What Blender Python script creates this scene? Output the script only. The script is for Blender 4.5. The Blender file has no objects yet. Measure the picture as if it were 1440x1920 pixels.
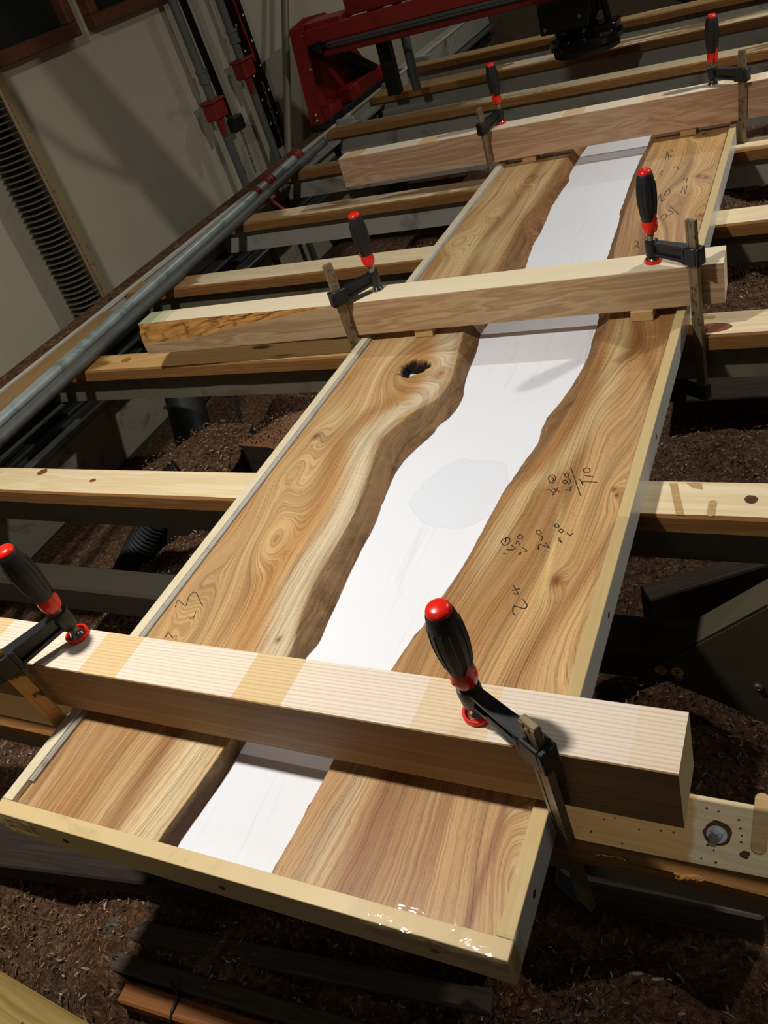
import bpy, bmesh, math, random
import numpy as np
from mathutils import Vector, Matrix, noise as mnoise

random.seed(7)
rng = np.random.default_rng(7)
S = bpy.context.scene
COL = S.collection

# ------------------------------------------------------------------ camera
cam_d = bpy.data.cameras.new('camera')
cam = bpy.data.objects.new('camera', cam_d)
COL.objects.link(cam)
CAM_C = Vector((0.22392, -0.2828, 0.7965))
CAM_R = [(0.8888136, 0.3719414, -0.2677123), (0.0352817, -0.6379865, -0.7692388), (-0.4569087, 0.6742646, -0.5801738)]          # rows: image right, image down, forward (world axes)
r_, d_, f_ = [Vector(v) for v in CAM_R]
M = Matrix(((r_.x, -d_.x, -f_.x, CAM_C.x), (r_.y, -d_.y, -f_.y, CAM_C.y), (r_.z, -d_.z, -f_.z, CAM_C.z), (0, 0, 0, 1)))
cam.matrix_world = M
cam_d.sensor_fit = 'VERTICAL'
cam_d.sensor_height = 24.0
cam_d.lens = 1579.488 / 1920 * 24.0
cam_d.clip_start = 0.02
S.camera = cam

# ------------------------------------------------------------------ world, lamps and fill, exposure
w = bpy.data.worlds.new('world'); S.world = w; w.use_nodes = True
w.node_tree.nodes['Background'].inputs[0].default_value = (0.9, 0.95, 1.0, 1)
w.node_tree.nodes['Background'].inputs[1].default_value = 0.022
S.view_settings.view_transform = 'Standard'
S.view_settings.look = 'None'
S.view_settings.gamma = 1.0
S.view_settings.use_curve_mapping = False
S.view_settings.exposure = 0.0


def lamp(loc, power, sx, sy, spread, col=(1, 0.965, 0.92)):
    l = bpy.data.lights.new('lamp_or_fill', 'AREA')
    l.shape = 'RECTANGLE'; l.size = sx; l.size_y = sy; l.energy = power; l.color = col; l.spread = math.radians(spread)
    o = bpy.data.objects.new('lamp_or_fill', l); COL.objects.link(o); o.location = loc
    return o


lamp((-0.75, 0.20, 1.65), 27, 0.10, 0.06, 172)
lamp((0.95, 2.30, 1.70), 29, 0.10, 0.06, 175)
lamp((-0.60, 4.50, 1.85), 9, 0.14, 0.08, 150)
lamp((2.30, 0.45, 1.25), 7, 0.3, 0.3, 150)  # weak side light added to lift right-facing sides, source unseen
lamp((-0.50, -2.60, 1.70), 5, 0.5, 0.2, 160)  # added fill behind the camera, stands in for ambient light

# ------------------------------------------------------------------ helpers


def lin(c):
    return tuple(((v / 255) / 12.92 if v / 255 <= 0.04045 else ((v / 255 + 0.055) / 1.055) ** 2.4) for v in c)


def rgba(c):
    return lin(c) + (1.0,)


def tag(o, label=None, cat=None, group=None, kind=None):
    if label: o['label'] = label
    if cat: o['category'] = cat
    if group: o['group'] = group
    if kind: o['kind'] = kind
    return o


def empty(name, loc=(0, 0, 0), mat=None):
    o = bpy.data.objects.new(name, None); COL.objects.link(o)
    o.empty_display_size = 0.05
    o.matrix_world = mat if mat is not None else Matrix.Translation(loc)
    return o


def obj(name, bm, mats, parent=None, loc=None, smooth=False, world=False):
    """link a bmesh as one object. world=True: the geometry is authored in world coordinates."""
    me = bpy.data.meshes.new(name)
    if world:
        if parent is not None:
            bm.transform(parent.matrix_world.inverted())
        elif loc is not None:
            bm.transform(Matrix.Translation(loc).inverted())
    bmesh.ops.recalc_face_normals(bm, faces=bm.faces[:])
    bm.to_mesh(me); bm.free()
    if not isinstance(mats, (list, tuple)): mats = [mats]
    for m in mats: me.materials.append(m)
    if smooth:
        me.polygons.foreach_set('use_smooth', [True] * len(me.polygons))
        try: me.set_sharp_from_angle(angle=math.radians(40))
        except Exception: pass
    o = bpy.data.objects.new(name, me); COL.objects.link(o)
    if parent is not None:
        o.parent = parent
    elif loc is not None:
        o.location = loc
    if parent is None: bpy.context.view_layer.update()
    return o


def copy_tree(o, parent=None):
    c = o.copy(); COL.objects.link(c)
    if parent is not None: c.parent = parent
    for ch in list(o.children): copy_tree(ch, c)
    return c


def box(bm, lo, hi, bevel=0.0, mat=None, mi=0, segs=1):
    r = bmesh.ops.create_cube(bm, size=1)
    vs = r['verts']
    c = [(a + b) / 2 for a, b in zip(lo, hi)]; s = [b - a for a, b in zip(lo, hi)]
    for v in vs: v.co = Vector((c[0] + v.co.x * s[0], c[1] + v.co.y * s[1], c[2] + v.co.z * s[2]))
    fs = {f for v in vs for f in v.link_faces}
    if bevel > 0:
        es = {e for v in vs for e in v.link_edges}
        rr = bmesh.ops.bevel(bm, geom=list(es), offset=bevel, segments=segs, affect='EDGES', profile=0.5)
        fs = set(rr['faces']) | {f for f in fs if f.is_valid}
        vs = list({v for f in fs for v in f.verts})
    if mat is not None: bmesh.ops.transform(bm, matrix=mat, verts=vs)
    for f in fs: f.material_index = mi
    return vs


def lathe(bm, prof, seg=20, mat=None, mi=0, cap=True):
    """prof: list of (r, z)"""
    rings = []
    for r, z in prof:
        if r < 1e-6: rings.append([bm.verts.new((0, 0, z))])
        else: rings.append([bm.verts.new((r * math.cos(2 * math.pi * i / seg), r * math.sin(2 * math.pi * i / seg), z)) for i in range(seg)])
    fs = []
    for a, b in zip(rings, rings[1:]):
        for i in range(seg):
            j = (i + 1) % seg
            if len(a) == 1 and len(b) == 1: continue
            if len(a) == 1: fs.append(bm.faces.new((a[0], b[i], b[j])))
            elif len(b) == 1: fs.append(bm.faces.new((a[i], b[0], a[j])))
            else: fs.append(bm.faces.new((a[i], b[i], b[j], a[j])))
    if cap:
        if len(rings[0]) > 1: fs.append(bm.faces.new(rings[0][::-1]))
        if len(rings[-1]) > 1: fs.append(bm.faces.new(rings[-1]))
    vs = [v for r in rings for v in r]
    if mat is not None: bmesh.ops.transform(bm, matrix=mat, verts=vs)
    for f in fs: f.material_index = mi
    return vs


def axis_mat(p, q):
    p, q = Vector(p), Vector(q)
    z = (q - p).normalized()
    rot = z.to_track_quat('Z', 'Y').to_matrix().to_4x4()
    return Matrix.Translation(p) @ rot, (q - p).length


def rod(bm, p, q, r, seg=14, mi=0, r2=None):
    m, L = axis_mat(p, q)
    return lathe(bm, [(r, 0), (r if r2 is None else r2, L)], seg, m, mi)


def pathtube(bm, pts, r, seg=8, mi=0, closed=False, rad=None):
    pts = [Vector(p) for p in pts]
    n = len(pts); rings = []
    up = Vector((0.31, 0.17, 0.93))
    for i, p in enumerate(pts):
        a = pts[(i - 1) % n] if (closed or i > 0) else p
        b = pts[(i + 1) % n] if (closed or i < n - 1) else p
        t = (b - a).normalized()
        x = t.cross(up)
        if x.length < 1e-4: x = t.cross(Vector((1, 0, 0)))
        x.normalize(); y = t.cross(x).normalized()
        rr = rad[i] if rad else r
        rings.append([bm.verts.new(p + x * rr * math.cos(2 * math.pi * k / seg) + y * rr * math.sin(2 * math.pi * k / seg)) for k in range(seg)])
    m = n if closed else n - 1
    for i in range(m):
        a, b = rings[i], rings[(i + 1) % n]
        for k in range(seg):
            f = bm.faces.new((a[k], a[(k + 1) % seg], b[(k + 1) % seg], b[k])); f.material_index = mi
    if not closed:
        bm.faces.new(rings[0][::-1]).material_index = mi; bm.faces.new(rings[-1]).material_index = mi


def prism(bm, poly, vec, mi=0):
    """poly: list of 3D points, extruded along vec"""
    a = [bm.verts.new(p) for p in poly]; b = [bm.verts.new(Vector(p) + Vector(vec)) for p in poly]
    fs = [bm.faces.new(a[::-1]), bm.faces.new(b)]
    n = len(a)
    for i in range(n): fs.append(bm.faces.new((a[i], a[(i + 1) % n], b[(i + 1) % n], b[i])))
    for f in fs: f.material_index = mi
    return a + b


# ------------------------------------------------------------------ materials
class NT:
    def __init__(s, name):
        s.m = bpy.data.materials.new(name); s.m.use_nodes = True
        s.t = s.m.node_tree; s.n = s.t.nodes; s.l = s.t.links
        s.b = s.n['Principled BSDF']

    def add(s, typ, **kw):
        n = s.n.new(typ)
        for k, v in kw.items(): setattr(n, k, v)
        return n

    def link(s, a, b): s.l.new(a, b)

    def val(s, sock, v):
        if isinstance(v, bpy.types.NodeSocket): s.l.new(v, sock)
        elif v is not None: sock.default_value = v

    def math(s, op, a, b=None, c=None, clamp=False):
        n = s.add('ShaderNodeMath', operation=op, use_clamp=clamp)
        s.val(n.inputs[0], a); s.val(n.inputs[1], b)
        if c is not None: s.val(n.inputs[2], c)
        return n.outputs[0]

    def mix(s, f, a, b, blend='MIX'):
        n = s.add('ShaderNodeMix', data_type='RGBA', blend_type=blend)
        s.val(n.inputs[0], f)
        for i, v in ((6, a), (7, b)):
            if isinstance(v, bpy.types.NodeSocket): s.l.new(v, n.inputs[i])
            else: n.inputs[i].default_value = v if len(v) == 4 else tuple(v) + (1,)
        return n.outputs[2]

    def noise(s, vec, scale=5, detail=4, rough=0.5, dist=0.0, dim='3D'):
        n = s.add('ShaderNodeTexNoise', noise_dimensions=dim)
        if vec is not None: s.l.new(vec, n.inputs['Vector'])
        n.inputs['Scale'].default_value = scale; n.inputs['Detail'].default_value = detail
        n.inputs['Roughness'].default_value = rough; n.inputs['Distortion'].default_value = dist
        return n.outputs[0]

    def ramp(s, f, stops, interp='LINEAR'):
        n = s.add('ShaderNodeValToRGB'); s.val(n.inputs[0], f)
        cr = n.color_ramp; cr.interpolation = interp
        while len(cr.elements) < len(stops): cr.elements.new(0.5)
        for e, (p, c) in zip(cr.elements, stops):
            e.position = p
            e.color = (c, c, c, 1) if isinstance(c, (int, float)) else (tuple(c) + (1,))[:4]
        return n.outputs[0]

    def coords(s, kind='Object'):
        return s.add('ShaderNodeTexCoord').outputs[kind]

    def scale(s, v, sc, loc=None):
        n = s.add('ShaderNodeVectorMath', operation='MULTIPLY'); s.l.new(v, n.inputs[0]); n.inputs[1].default_value = sc
        return n.outputs[0]

    def vadd(s, a, b):
        n = s.add('ShaderNodeVectorMath', operation='ADD'); s.val(n.inputs[0], a); s.val(n.inputs[1], b)
        return n.outputs[0]

    def sep(s, v):
        n = s.add('ShaderNodeSeparateXYZ'); s.l.new(v, n.inputs[0]); return n.outputs

    def comb(s, x, y, z=0.0):
        n = s.add('ShaderNodeCombineXYZ')
        s.val(n.inputs[0], x); s.val(n.inputs[1], y); s.val(n.inputs[2], z); return n.outputs[0]

    def bump(s, h, strength=0.3, dist=0.002):
        n = s.add('ShaderNodeBump'); s.l.new(h, n.inputs['Height'])
        n.inputs['Strength'].default_value = strength; n.inputs['Distance'].default_value = dist
        s.l.new(n.outputs[0], s.b.inputs['Normal'])

    def out(s, col=None, rough=0.6, metal=0.0, spec=0.4, coat=None):
        s.val(s.b.inputs['Base Color'], col)
        s.val(s.b.inputs['Roughness'], rough); s.val(s.b.inputs['Metallic'], metal)
        s.val(s.b.inputs['Specular IOR Level'], spec)
        if coat: s.b.inputs['Coat Weight'].default_value = coat; s.b.inputs['Coat Roughness'].default_value = 0.12
        return s.m


def plain(name, c, rough=0.5, metal=0.0, var=0.12, sc=18, spec=0.4, bump=0.0, dirt=None, dsc=6, dlo=0.55, dhi=0.7, coat=None):
    t = NT(name); v = t.coords()
    n = t.noise(v, sc, 5, 0.6)
    c = lin(c)
    col = t.mix(n, tuple(x * (1 - var) for x in c), tuple(min(1, x * (1 + var)) for x in c))
    if dirt is not None:
        d = t.ramp(t.noise(v, dsc, 6, 0.65, 0.6), [(dlo, 0.0), (dhi, 1.0)])
        col = t.mix(d, col, rgba(dirt))
    if bump: t.bump(t.noise(v, sc * 4, 4), bump, 0.001)
    return t.out(col, rough, metal, spec, coat)


def wood(name, light, dark, axis=0, freq=60, stretch=0.045, rings=0.6, aged=None, aged_amt=0.0, knots=0.0,
         rough=0.65, line=0.25, warp=0.05, bumpk=0.15, bands=None, band_col=None, seedmul=1.0, period=None):
    """axis: grain direction in object space"""
    t = NT(name); v = t.coords()
    info = t.add('ShaderNodeObjectInfo').outputs['Random']
    off = t.comb(t.math('MULTIPLY', info, 37.0 * seedmul), t.math('MULTIPLY', info, 11.0 * seedmul), t.math('MULTIPLY', info, 23.0 * seedmul))
    sc = [1.0, 1.0, 1.0]; sc[axis] = stretch
    p = t.vadd(t.scale(v, tuple(sc)), t.scale(off, tuple(x * 0.3 for x in (1, 1, 1))))
    wrp = t.noise(t.vadd(t.scale(v, tuple(0.22 if i == axis else 1.0 for i in range(3))), off), 9, 2, 0.5)
    nd = t.add('ShaderNodeTexNoise'); t.link(t.vadd(t.scale(v, tuple(0.2 if i == axis else 1.0 for i in range(3))), off), nd.inputs['Vector'])
    nd.inputs['Scale'].default_value = 7; nd.inputs['Detail'].default_value = 2
    dv = t.scale(nd.outputs['Color'], (warp, warp, warp))
    q = t.vadd(p, dv)
    kn = None
    if knots > 0:
        vo = t.add('ShaderNodeTexVoronoi', feature='F1')
        t.link(t.vadd(t.scale(v, (5.0, 13.0, 2.0)), off), vo.inputs['Vector']); vo.inputs['Scale'].default_value = 1.0
        vo.inputs['Randomness'].default_value = 1.0
        pick = t.math('GREATER_THAN', t.sep(vo.outputs['Color'])[0], 1.0 - knots)
        dist = vo.outputs['Distance']
        kn = t.math('MULTIPLY', pick, t.ramp(dist, [(0.06, 1.0), (0.14, 0.75), (0.17, 0.25), (0.22, 0.0)]))
        swirl = t.math('MULTIPLY', pick, t.ramp(dist, [(0.0, 1.0), (0.75, 0.0)], 'EASE'))
        q = t.vadd(q, t.comb(0.0, t.math('MULTIPLY', swirl, 0.05), t.math('MULTIPLY', swirl, 0.02)))
    a = t.noise(q, freq, 3, 0.55)
    fine = t.noise(t.scale(q, tuple(0.6 if i == axis else 1.0 for i in range(3))), freq * 6, 2, 0.6)
    lines = t.ramp(a, [(0.30, 0.0), (0.46, 1.0), (0.52, 0.25), (0.60, 0.9), (0.66, 0.1), (0.8, 0.4)])
    if period:
        ph = t.math('ADD', t.math('MULTIPLY', t.sep(q)[1], 6.2832 / period), t.math('MULTIPLY', a, 6.0))
        sn = t.math('ADD', t.math('MULTIPLY', t.math('SINE', ph), 0.5), 0.5)
        lines = t.math('ADD', t.math('MULTIPLY', t.ramp(sn, [(0.55, 0.0), (0.95, 1.0)]), 0.8), t.math('MULTIPLY', lines, 0.25))
    f = t.math('MULTIPLY', lines, rings)
    col = t.mix(f, lin(light), lin(dark))
    col = t.mix(t.math('MULTIPLY', t.ramp(fine, [(0.5, 0.0), (0.72, 1.0)]), line), col, tuple(x * 0.62 for x in lin(dark)))
    if kn is not None:
        col = t.mix(kn, col, rgba((92, 44, 20)))
    if aged is not None:
        ob = t.add('ShaderNodeObjectInfo').outputs['Color']
        oc = t.add('ShaderNodeSeparateColor'); t.link(ob, oc.inputs[0])
        x = t.sep(v)[axis]
        n2 = t.noise(t.vadd(t.scale(v, (0.6, 4.0, 4.0)), off), 3.0, 3, 0.55)
        # planed to the right of the end: colour R sets where, G how much is left brown
        e = t.math('ADD', t.math('MULTIPLY', t.math('SUBTRACT', t.math('SUBTRACT', oc.outputs[0], 2.0), x), 12.0), t.math('MULTIPLY', t.math('SUBTRACT', n2, 0.5), 5.0))
        e = t.math('MAXIMUM', e, t.math('MULTIPLY', t.math('SUBTRACT', t.math('ADD', n2, oc.outputs[1]), 1.0), 9.0))
        e = t.ramp(e, [(0.0, 0.0), (0.35, 1.0)])
        col = t.mix(t.math('MULTIPLY', e, aged_amt), col, t.mix(lines, lin(aged), tuple(x * 0.6 for x in lin(aged))))
        bx = t.math('ADD', oc.outputs[2], t.math('MULTIPLY', t.math('SUBTRACT', n2, 0.5), 0.05))
        e2 = t.math('MULTIPLY', t.ramp(t.math('MULTIPLY', t.math('SUBTRACT', bx, x), 60.0), [(0.0, 0.0), (0.3, 1.0)]), t.math('GREATER_THAN', oc.outputs[2], 0.001))
        col = t.mix(t.math('MULTIPLY', e2, 0.8), col, t.mix(1.0, col, rgba((222, 186, 120)), 'MULTIPLY'))
    if bands is not None:
        xs = t.sep(v)[0]; ys = t.sep(v)[1]
        xx = t.math('ADD', xs, t.math('MULTIPLY', ys, bands[3] if len(bands) > 3 else 0.0))
        acc = None
        for cx, hw, st in bands[0]:
            g = t.math('MULTIPLY', t.math('LESS_THAN', t.math('ABSOLUTE', t.math('SUBTRACT', xx, cx)), hw), st)
            acc = g if acc is None else t.math('MAXIMUM', acc, g)
        col = t.mix(acc, col, t.mix(0.75, col, rgba(band_col), 'MULTIPLY'))
    t.bump(t.math('ADD', a, t.math('MULTIPLY', fine, 0.5)), bumpk, 0.0015)
    return t.out(col, rough, 0, 0.3)


def slab_mat(name):
    t = NT(name)
    g = t.add('ShaderNodeAttribute', attribute_name='grain').outputs['Fac']
    ed = t.add('ShaderNodeAttribute', attribute_name='dirt').outputs['Fac']
    tone = t.add('ShaderNodeAttribute', attribute_name='tone').outputs['Color']
    v = t.coords(); y = t.sep(v)[1]
    wob = t.math('MULTIPLY', t.math('SUBTRACT', t.noise(v, 26, 3, 0.6), 0.5), 0.006)
    gg = t.math('ADD', g, wob)
    l1 = t.noise(t.comb(t.math('MULTIPLY', gg, 150), t.math('MULTIPLY', y, 0.6)), 1.0, 2, 0.45, 0, '2D')
    l2 = t.noise(t.comb(t.math('MULTIPLY', gg, 330), t.math('MULTIPLY', y, 3.0)), 1.0, 2, 0.6, 0, '2D')
    l0 = t.noise(t.comb(t.math('MULTIPLY', gg, 26), t.math('MULTIPLY', y, 0.9)), 1.0, 2, 0.5, 0, '2D')
    po = t.noise(t.comb(t.math('MULTIPLY', gg, 900), t.math('MULTIPLY', y, 60.0)), 1.0, 2, 0.6, 0, '2D')
    broad = t.ramp(l0, [(0.28, 0.74), (0.45, 0.97), (0.55, 1.05), (0.72, 0.82)])
    col = t.mix(1.0, tone, broad, 'MULTIPLY')
    bl = t.math('MULTIPLY', t.ramp(l1, [(0.42, 0.0), (0.455, 0.85), (0.475, 0.05), (0.56, 0.0), (0.585, 0.75), (0.605, 0.0)]), 0.75)
    col = t.mix(bl, col, t.mix(1.0, col, (0.42, 0.33, 0.24, 1), 'MULTIPLY'))
    col = t.mix(t.math('MULTIPLY', t.ramp(l2, [(0.52, 0.0), (0.66, 1.0)]), 0.55), col, t.mix(1.0, col, (0.55, 0.46, 0.36, 1), 'MULTIPLY'))
    col = t.mix(t.math('MULTIPLY', t.ramp(l2, [(0.26, 1.0), (0.40, 0.0)]), 0.35), col, t.mix(1.0, col, (1.45, 1.4, 1.3, 1), 'MULTIPLY'))
    col = t.mix(t.math('MULTIPLY', t.ramp(po, [(0.56, 0.0), (0.68, 1.0)]), 0.30), col, t.mix(1.0, col, (0.5, 0.42, 0.33, 1), 'MULTIPLY'))
    bark = t.noise(t.scale(v, (30, 12, 30)), 1.0, 6, 0.7, 1.2)
    dk = t.math('MULTIPLY', ed, t.ramp(bark, [(0.35, 1.0), (0.62, 0.1)]))
    col = t.mix(dk, col, t.mix(1.0, col, (0.40, 0.34, 0.28, 1), 'MULTIPLY'))
    h = t.math('ADD', t.math('MULTIPLY', l2, 0.4), t.math('MULTIPLY', t.math('MULTIPLY', bark, ed), 3.0))
    t.bump(h, 0.25, 0.002)
    return t.out(col, t.math('ADD', 0.42, t.math('MULTIPLY', ed, 0.3)), 0, 0.35)


MAT = {}
MAT['pine_top'] = wood('pine_top', (238, 222, 184), (214, 182, 128), 0, 30, 0.05, 0.6, aged=(158, 118, 64), aged_amt=0.85, knots=0.16, line=0.10, rough=0.6)
MAT['pine_side'] = wood('pine_side', (158, 112, 58), (120, 78, 38), 0, 60, 0.03, 0.7, line=0.35, rough=0.75)
MAT['ash_top'] = wood('ash_top', (232, 218, 198), (202, 178, 148), 0, 60, 0.02, 0.62, line=0.08, warp=0.022, period=0.0050, rough=0.55,
                      bands=([(-0.553, 0.031, 1.0), (-0.315, 0.033, 1.0), (-0.088, 0.040, 0.6), (-0.80, 0.04, 1.0), (0.114, 0.03, 0.25)], 0, 0), band_col=(242, 218, 158))
MAT['ash_side'] = wood('ash_side', (170, 134, 92), (140, 105, 68), 0, 50, 0.02, 0.7, line=0.2, warp=0.03, rough=0.6)
MAT['ash_end'] = wood('ash_end', (196, 176, 136), (168, 144, 104), 2, 60, 0.2, 0.5, line=0.2, rough=0.7)
MAT['poplar_top'] = wood('poplar_top', (238, 224, 190), (228, 208, 168), 0, 40, 0.04, 0.4, line=0.05, rough=0.6, bands=([(-1.225, 0.030, 0.9), (-1.205, 0.030, 0.5), (-1.19, 0.035, 0.35)], 0, 0), band_col=(96, 150, 110))
MAT['poplar_side'] = wood('poplar_side', (204, 174, 132), (150, 112, 74), 0, 32, 0.05, 0.75, line=0.15, warp=0.09, rough=0.6)
MAT['maple_top'] = wood('maple_top', (236, 222, 196), (226, 206, 172), 0, 60, 0.03, 0.4, line=0.05, rough=0.55,
                        bands=([(-1.12, 0.035, 1.0), (-0.86, 0.03, 1.0), (-0.42, 0.03, 0.9), (-0.20, 0.035, 0.6), (0.02, 0.05, 0.5)], 0, 0), band_col=(240, 205, 140))
MAT['maple_side'] = wood('maple_side', (216, 180, 146), (164, 122, 88), 0, 28, 0.06, 0.75, line=0.1, warp=0.10, rough=0.5)
MAT['rail_wood'] = wood('rail_wood', (212, 190, 138), (196, 168, 112), 1, 40, 0.08, 0.5, line=0.1, rough=0.35, bumpk=0.05)
MAT['rail_front'] = wood('rail_front', (204, 178, 128), (180, 150, 102), 0, 40, 0.08, 0.5, line=0.15, rough=0.4, bumpk=0.05)
MAT['rail_cream'] = wood('rail_cream', (226, 214, 184), (208, 190, 150), 1, 40, 0.08, 0.5, line=0.1, rough=0.35, bumpk=0.05)
MAT['laminate'] = plain('laminate', (226, 226, 216), 0.25, var=0.03, sc=8)
MAT['block'] = wood('block', (210, 176, 120), (186, 146, 92), 1, 50, 0.08, 0.6, line=0.2)
MAT['grey_paint'] = plain('grey_paint', (164, 161, 148), 0.45, var=0.08, sc=6, dirt=(88, 82, 68), dsc=4)
MAT['light_grey_paint'] = plain('light_grey_paint', (148, 150, 140), 0.45, var=0.08, sc=7, dirt=(120, 96, 66), dsc=9, dlo=0.58, dhi=0.66)
MAT['dark_steel'] = plain('dark_steel', (84, 85, 84), 0.38, 0.25, var=0.2, sc=9, dirt=(96, 92, 84), dsc=14, dlo=0.62, dhi=0.75)
MAT['galvanised'] = plain('galvanised', (172, 182, 178), 0.36, 0.35, var=0.22, sc=30, dirt=(96, 104, 78), dsc=9, dlo=0.5, dhi=0.75)
MAT['galvanised_dull'] = plain('galvanised_dull', (100, 102, 98), 0.48, 0.3, var=0.25, sc=22, dirt=(78, 76, 68), dsc=7)
MAT['red_paint'] = plain('red_paint', (132, 28, 24), 0.38, var=0.15, sc=8, dirt=(86, 22, 18), dsc=5)
MAT['red_cast'] = plain('red_cast', (122, 32, 26), 0.45, var=0.2, sc=14)
MAT['red_plastic'] = plain('red_plastic', (226, 34, 18), 0.28, var=0.05, sc=40, spec=0.5)
MAT['black_grip'] = plain('black_grip', (26, 26, 25), 0.55, var=0.15, sc=160, bump=0.25)
MAT['black_cast'] = plain('black_cast', (22, 23, 25), 0.42, var=0.25, sc=60, bump=0.12)
MAT['black_gloss'] = plain('black_gloss', (14, 13, 12), 0.22, var=0.2, sc=10)
MAT['black_rubber'] = plain('black_rubber', (22, 22, 22), 0.6, var=0.2, sc=20)
MAT['chrome'] = plain('chrome', (214, 212, 206), 0.16, 1.0, var=0.04)
MAT['zinc'] = plain('zinc', (170, 158, 136), 0.38, 0.85, var=0.15, sc=40)
MAT['bar_steel'] = plain('bar_steel', (132, 116, 88), 0.45, 0.35, var=0.2, sc=30, dirt=(62, 44, 24), dsc=42, dlo=0.56, dhi=0.66)
MAT['bar_tan'] = plain('bar_tan', (196, 150, 84), 0.55, 0.1, var=0.2, sc=30, dirt=(44, 30, 16), dsc=26, dlo=0.54, dhi=0.60)
MAT['dark_brown_frame'] = wood('dark_brown_frame', (104, 62, 36), (70, 40, 22), 0, 40, 0.05, 0.7, line=0.25, rough=0.45)
MAT['pane'] = plain('pane', (34, 34, 28), 0.08, var=0.3, sc=5, spec=0.5)
MAT['old_timber'] = wood('old_timber', (86, 74, 60), (54, 45, 36), 0, 40, 0.06, 0.8, line=0.4, rough=0.85, bumpk=0.4)
MAT['dark_timber'] = wood('dark_timber', (58, 47, 37), (36, 29, 23), 0, 40, 0.06, 0.8, line=0.4, rough=0.85, bumpk=0.4)
MAT['orange_timber'] = wood('orange_timber', (160, 100, 42), (108, 60, 22), 0, 44, 0.05, 0.8, line=0.3, rough=0.6)
MAT['treated_timber'] = wood('treated_timber', (172, 150, 82), (122, 96, 46), 0, 26, 0.05, 0.85, line=0.15, rough=0.7)
MAT['tan_plank'] = wood('tan_plank', (158, 128, 84), (130, 100, 62), 1, 40, 0.05, 0.6, line=0.25, rough=0.75)
MAT['pencil'] = plain('pencil', (40, 34, 30), 0.6, var=0.1)
MAT['ink'] = plain('ink', (58, 50, 34), 0.7, var=0.1)
MAT['yellow_sticker'] = plain('yellow_sticker', (214, 178, 40), 0.5, var=0.06)
MAT['caulk'] = plain('caulk', (176, 172, 160), 0.3, var=0.1, sc=40, dirt=(140, 132, 112), dsc=20, coat=0.6)
MAT['bark'] = plain('bark', (176, 124, 60), 0.8, var=0.3, sc=30, bump=0.9, dirt=(120, 74, 36), dsc=24, dlo=0.54, dhi=0.66)
MAT['slab'] = slab_mat('slab')


def mk_beam_white():
    t = NT('white_board'); v = t.coords()
    n = t.noise(t.scale(v, (26, 1.6, 1)), 1.0, 2, 0.5, 0.0)
    ln = t.math('MULTIPLY', t.ramp(n, [(0.485, 0.0), (0.5, 1.0), (0.515, 0.0)]), t.ramp(t.noise(t.scale(v, (9, 3, 1)), 1.0, 3), [(0.45, 0.0), (0.62, 1.0)]))
    col = t.mix(t.math('MULTIPLY', ln, 0.6), lin((240, 242, 246)), lin((224, 226, 232)))
    x, y, z = t.sep(v)[0:3]
    # dried resin spot
    dx = t.math('DIVIDE', t.math('SUBTRACT', x, SPOT[0]), SPOT[2]); dy = t.math('DIVIDE', t.math('SUBTRACT', y, SPOT[1]), SPOT[3])
    rr = t.math('SQRT', t.math('ADD', t.math('MULTIPLY', dx, dx), t.math('MULTIPLY', dy, dy)))
    rr = t.math('ADD', rr, t.math('MULTIPLY', t.math('SUBTRACT', t.noise(v, 14, 2), 0.5), 0.5))
    col = t.mix(t.ramp(rr, [(0.93, 0.55), (0.97, 1.0), (1.0, 0.0)]), col, rgba((228, 232, 238)))
    rough = t.ramp(rr, [(0.95, 0.12), (1.0, 0.32)])
    return t.out(col, rough, 0, 0.35)


SPOT = (0.050, -0.516, 0.080, 0.088)
MAT['white_board'] = mk_beam_white()


def mk_wall():
    t = NT('wall_paint'); v = t.coords('Object')
    n = t.noise(v, 2.2, 6, 0.6, 0.5)
    col = t.mix(n, lin((166, 157, 132)), lin((188, 180, 157)))
    st = t.ramp(t.noise(v, 5.0, 8, 0.7, 0.8), [(0.60, 0.0), (0.72, 1.0)])
    col = t.mix(t.math('MULTIPLY', st, 0.5), col, rgba((150, 128, 88)))
    cr = t.ramp(t.noise(v, 30, 8, 0.8, 2.0), [(0.70, 0.0), (0.76, 1.0)])
    col = t.mix(t.math('MULTIPLY', cr, 0.5), col, rgba((110, 90, 64)))
    t.bump(t.noise(v, 12, 6, 0.7), 0.15, 0.004)
    return t.out(col, 0.75, 0, 0.25)


MAT['wall'] = mk_wall()


def mk_sawdust():
    t = NT('sawdust'); v = t.coords('Object')
    a = t.noise(v, 70, 8, 0.85, 0.8); b = t.noise(v, 7, 4, 0.6)
    c = t.noise(v, 230, 3, 0.8, 1.0)
    col = t.ramp(a, [(0.34, lin((34, 25, 18))), (0.46, lin((88, 66, 48))), (0.55, lin((130, 100, 74))), (0.66, lin((188, 158, 124)))])
    col = t.mix(t.math('MULTIPLY', t.ramp(b, [(0.4, 0.0), (0.65, 1.0)]), 0.5), col, t.mix(1.0, col, (0.75, 0.42, 0.26, 1), 'MULTIPLY'))
    col = t.mix(t.ramp(c, [(0.66, 0.0), (0.74, 1.0)]), col, rgba((168, 140, 104)))
    t.bump(t.math('ADD', a, c), 0.9, 0.006)
    return t.out(col, 0.9, 0, 0.15)


MAT['sawdust'] = mk_sawdust()
MAT['sawdust_red'] = plain('sawdust_red', (120, 82, 54), 0.9, var=0.6, sc=150, bump=1.0, dirt=(156, 112, 72), dsc=220, dlo=0.55, dhi=0.65)


def mk_chips():
    t = NT('shavings')
    c = t.add('ShaderNodeAttribute', attribute_name='tone').outputs['Color']
    return t.out(c, 0.75, 0, 0.25)


MAT['chips'] = mk_chips()


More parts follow.
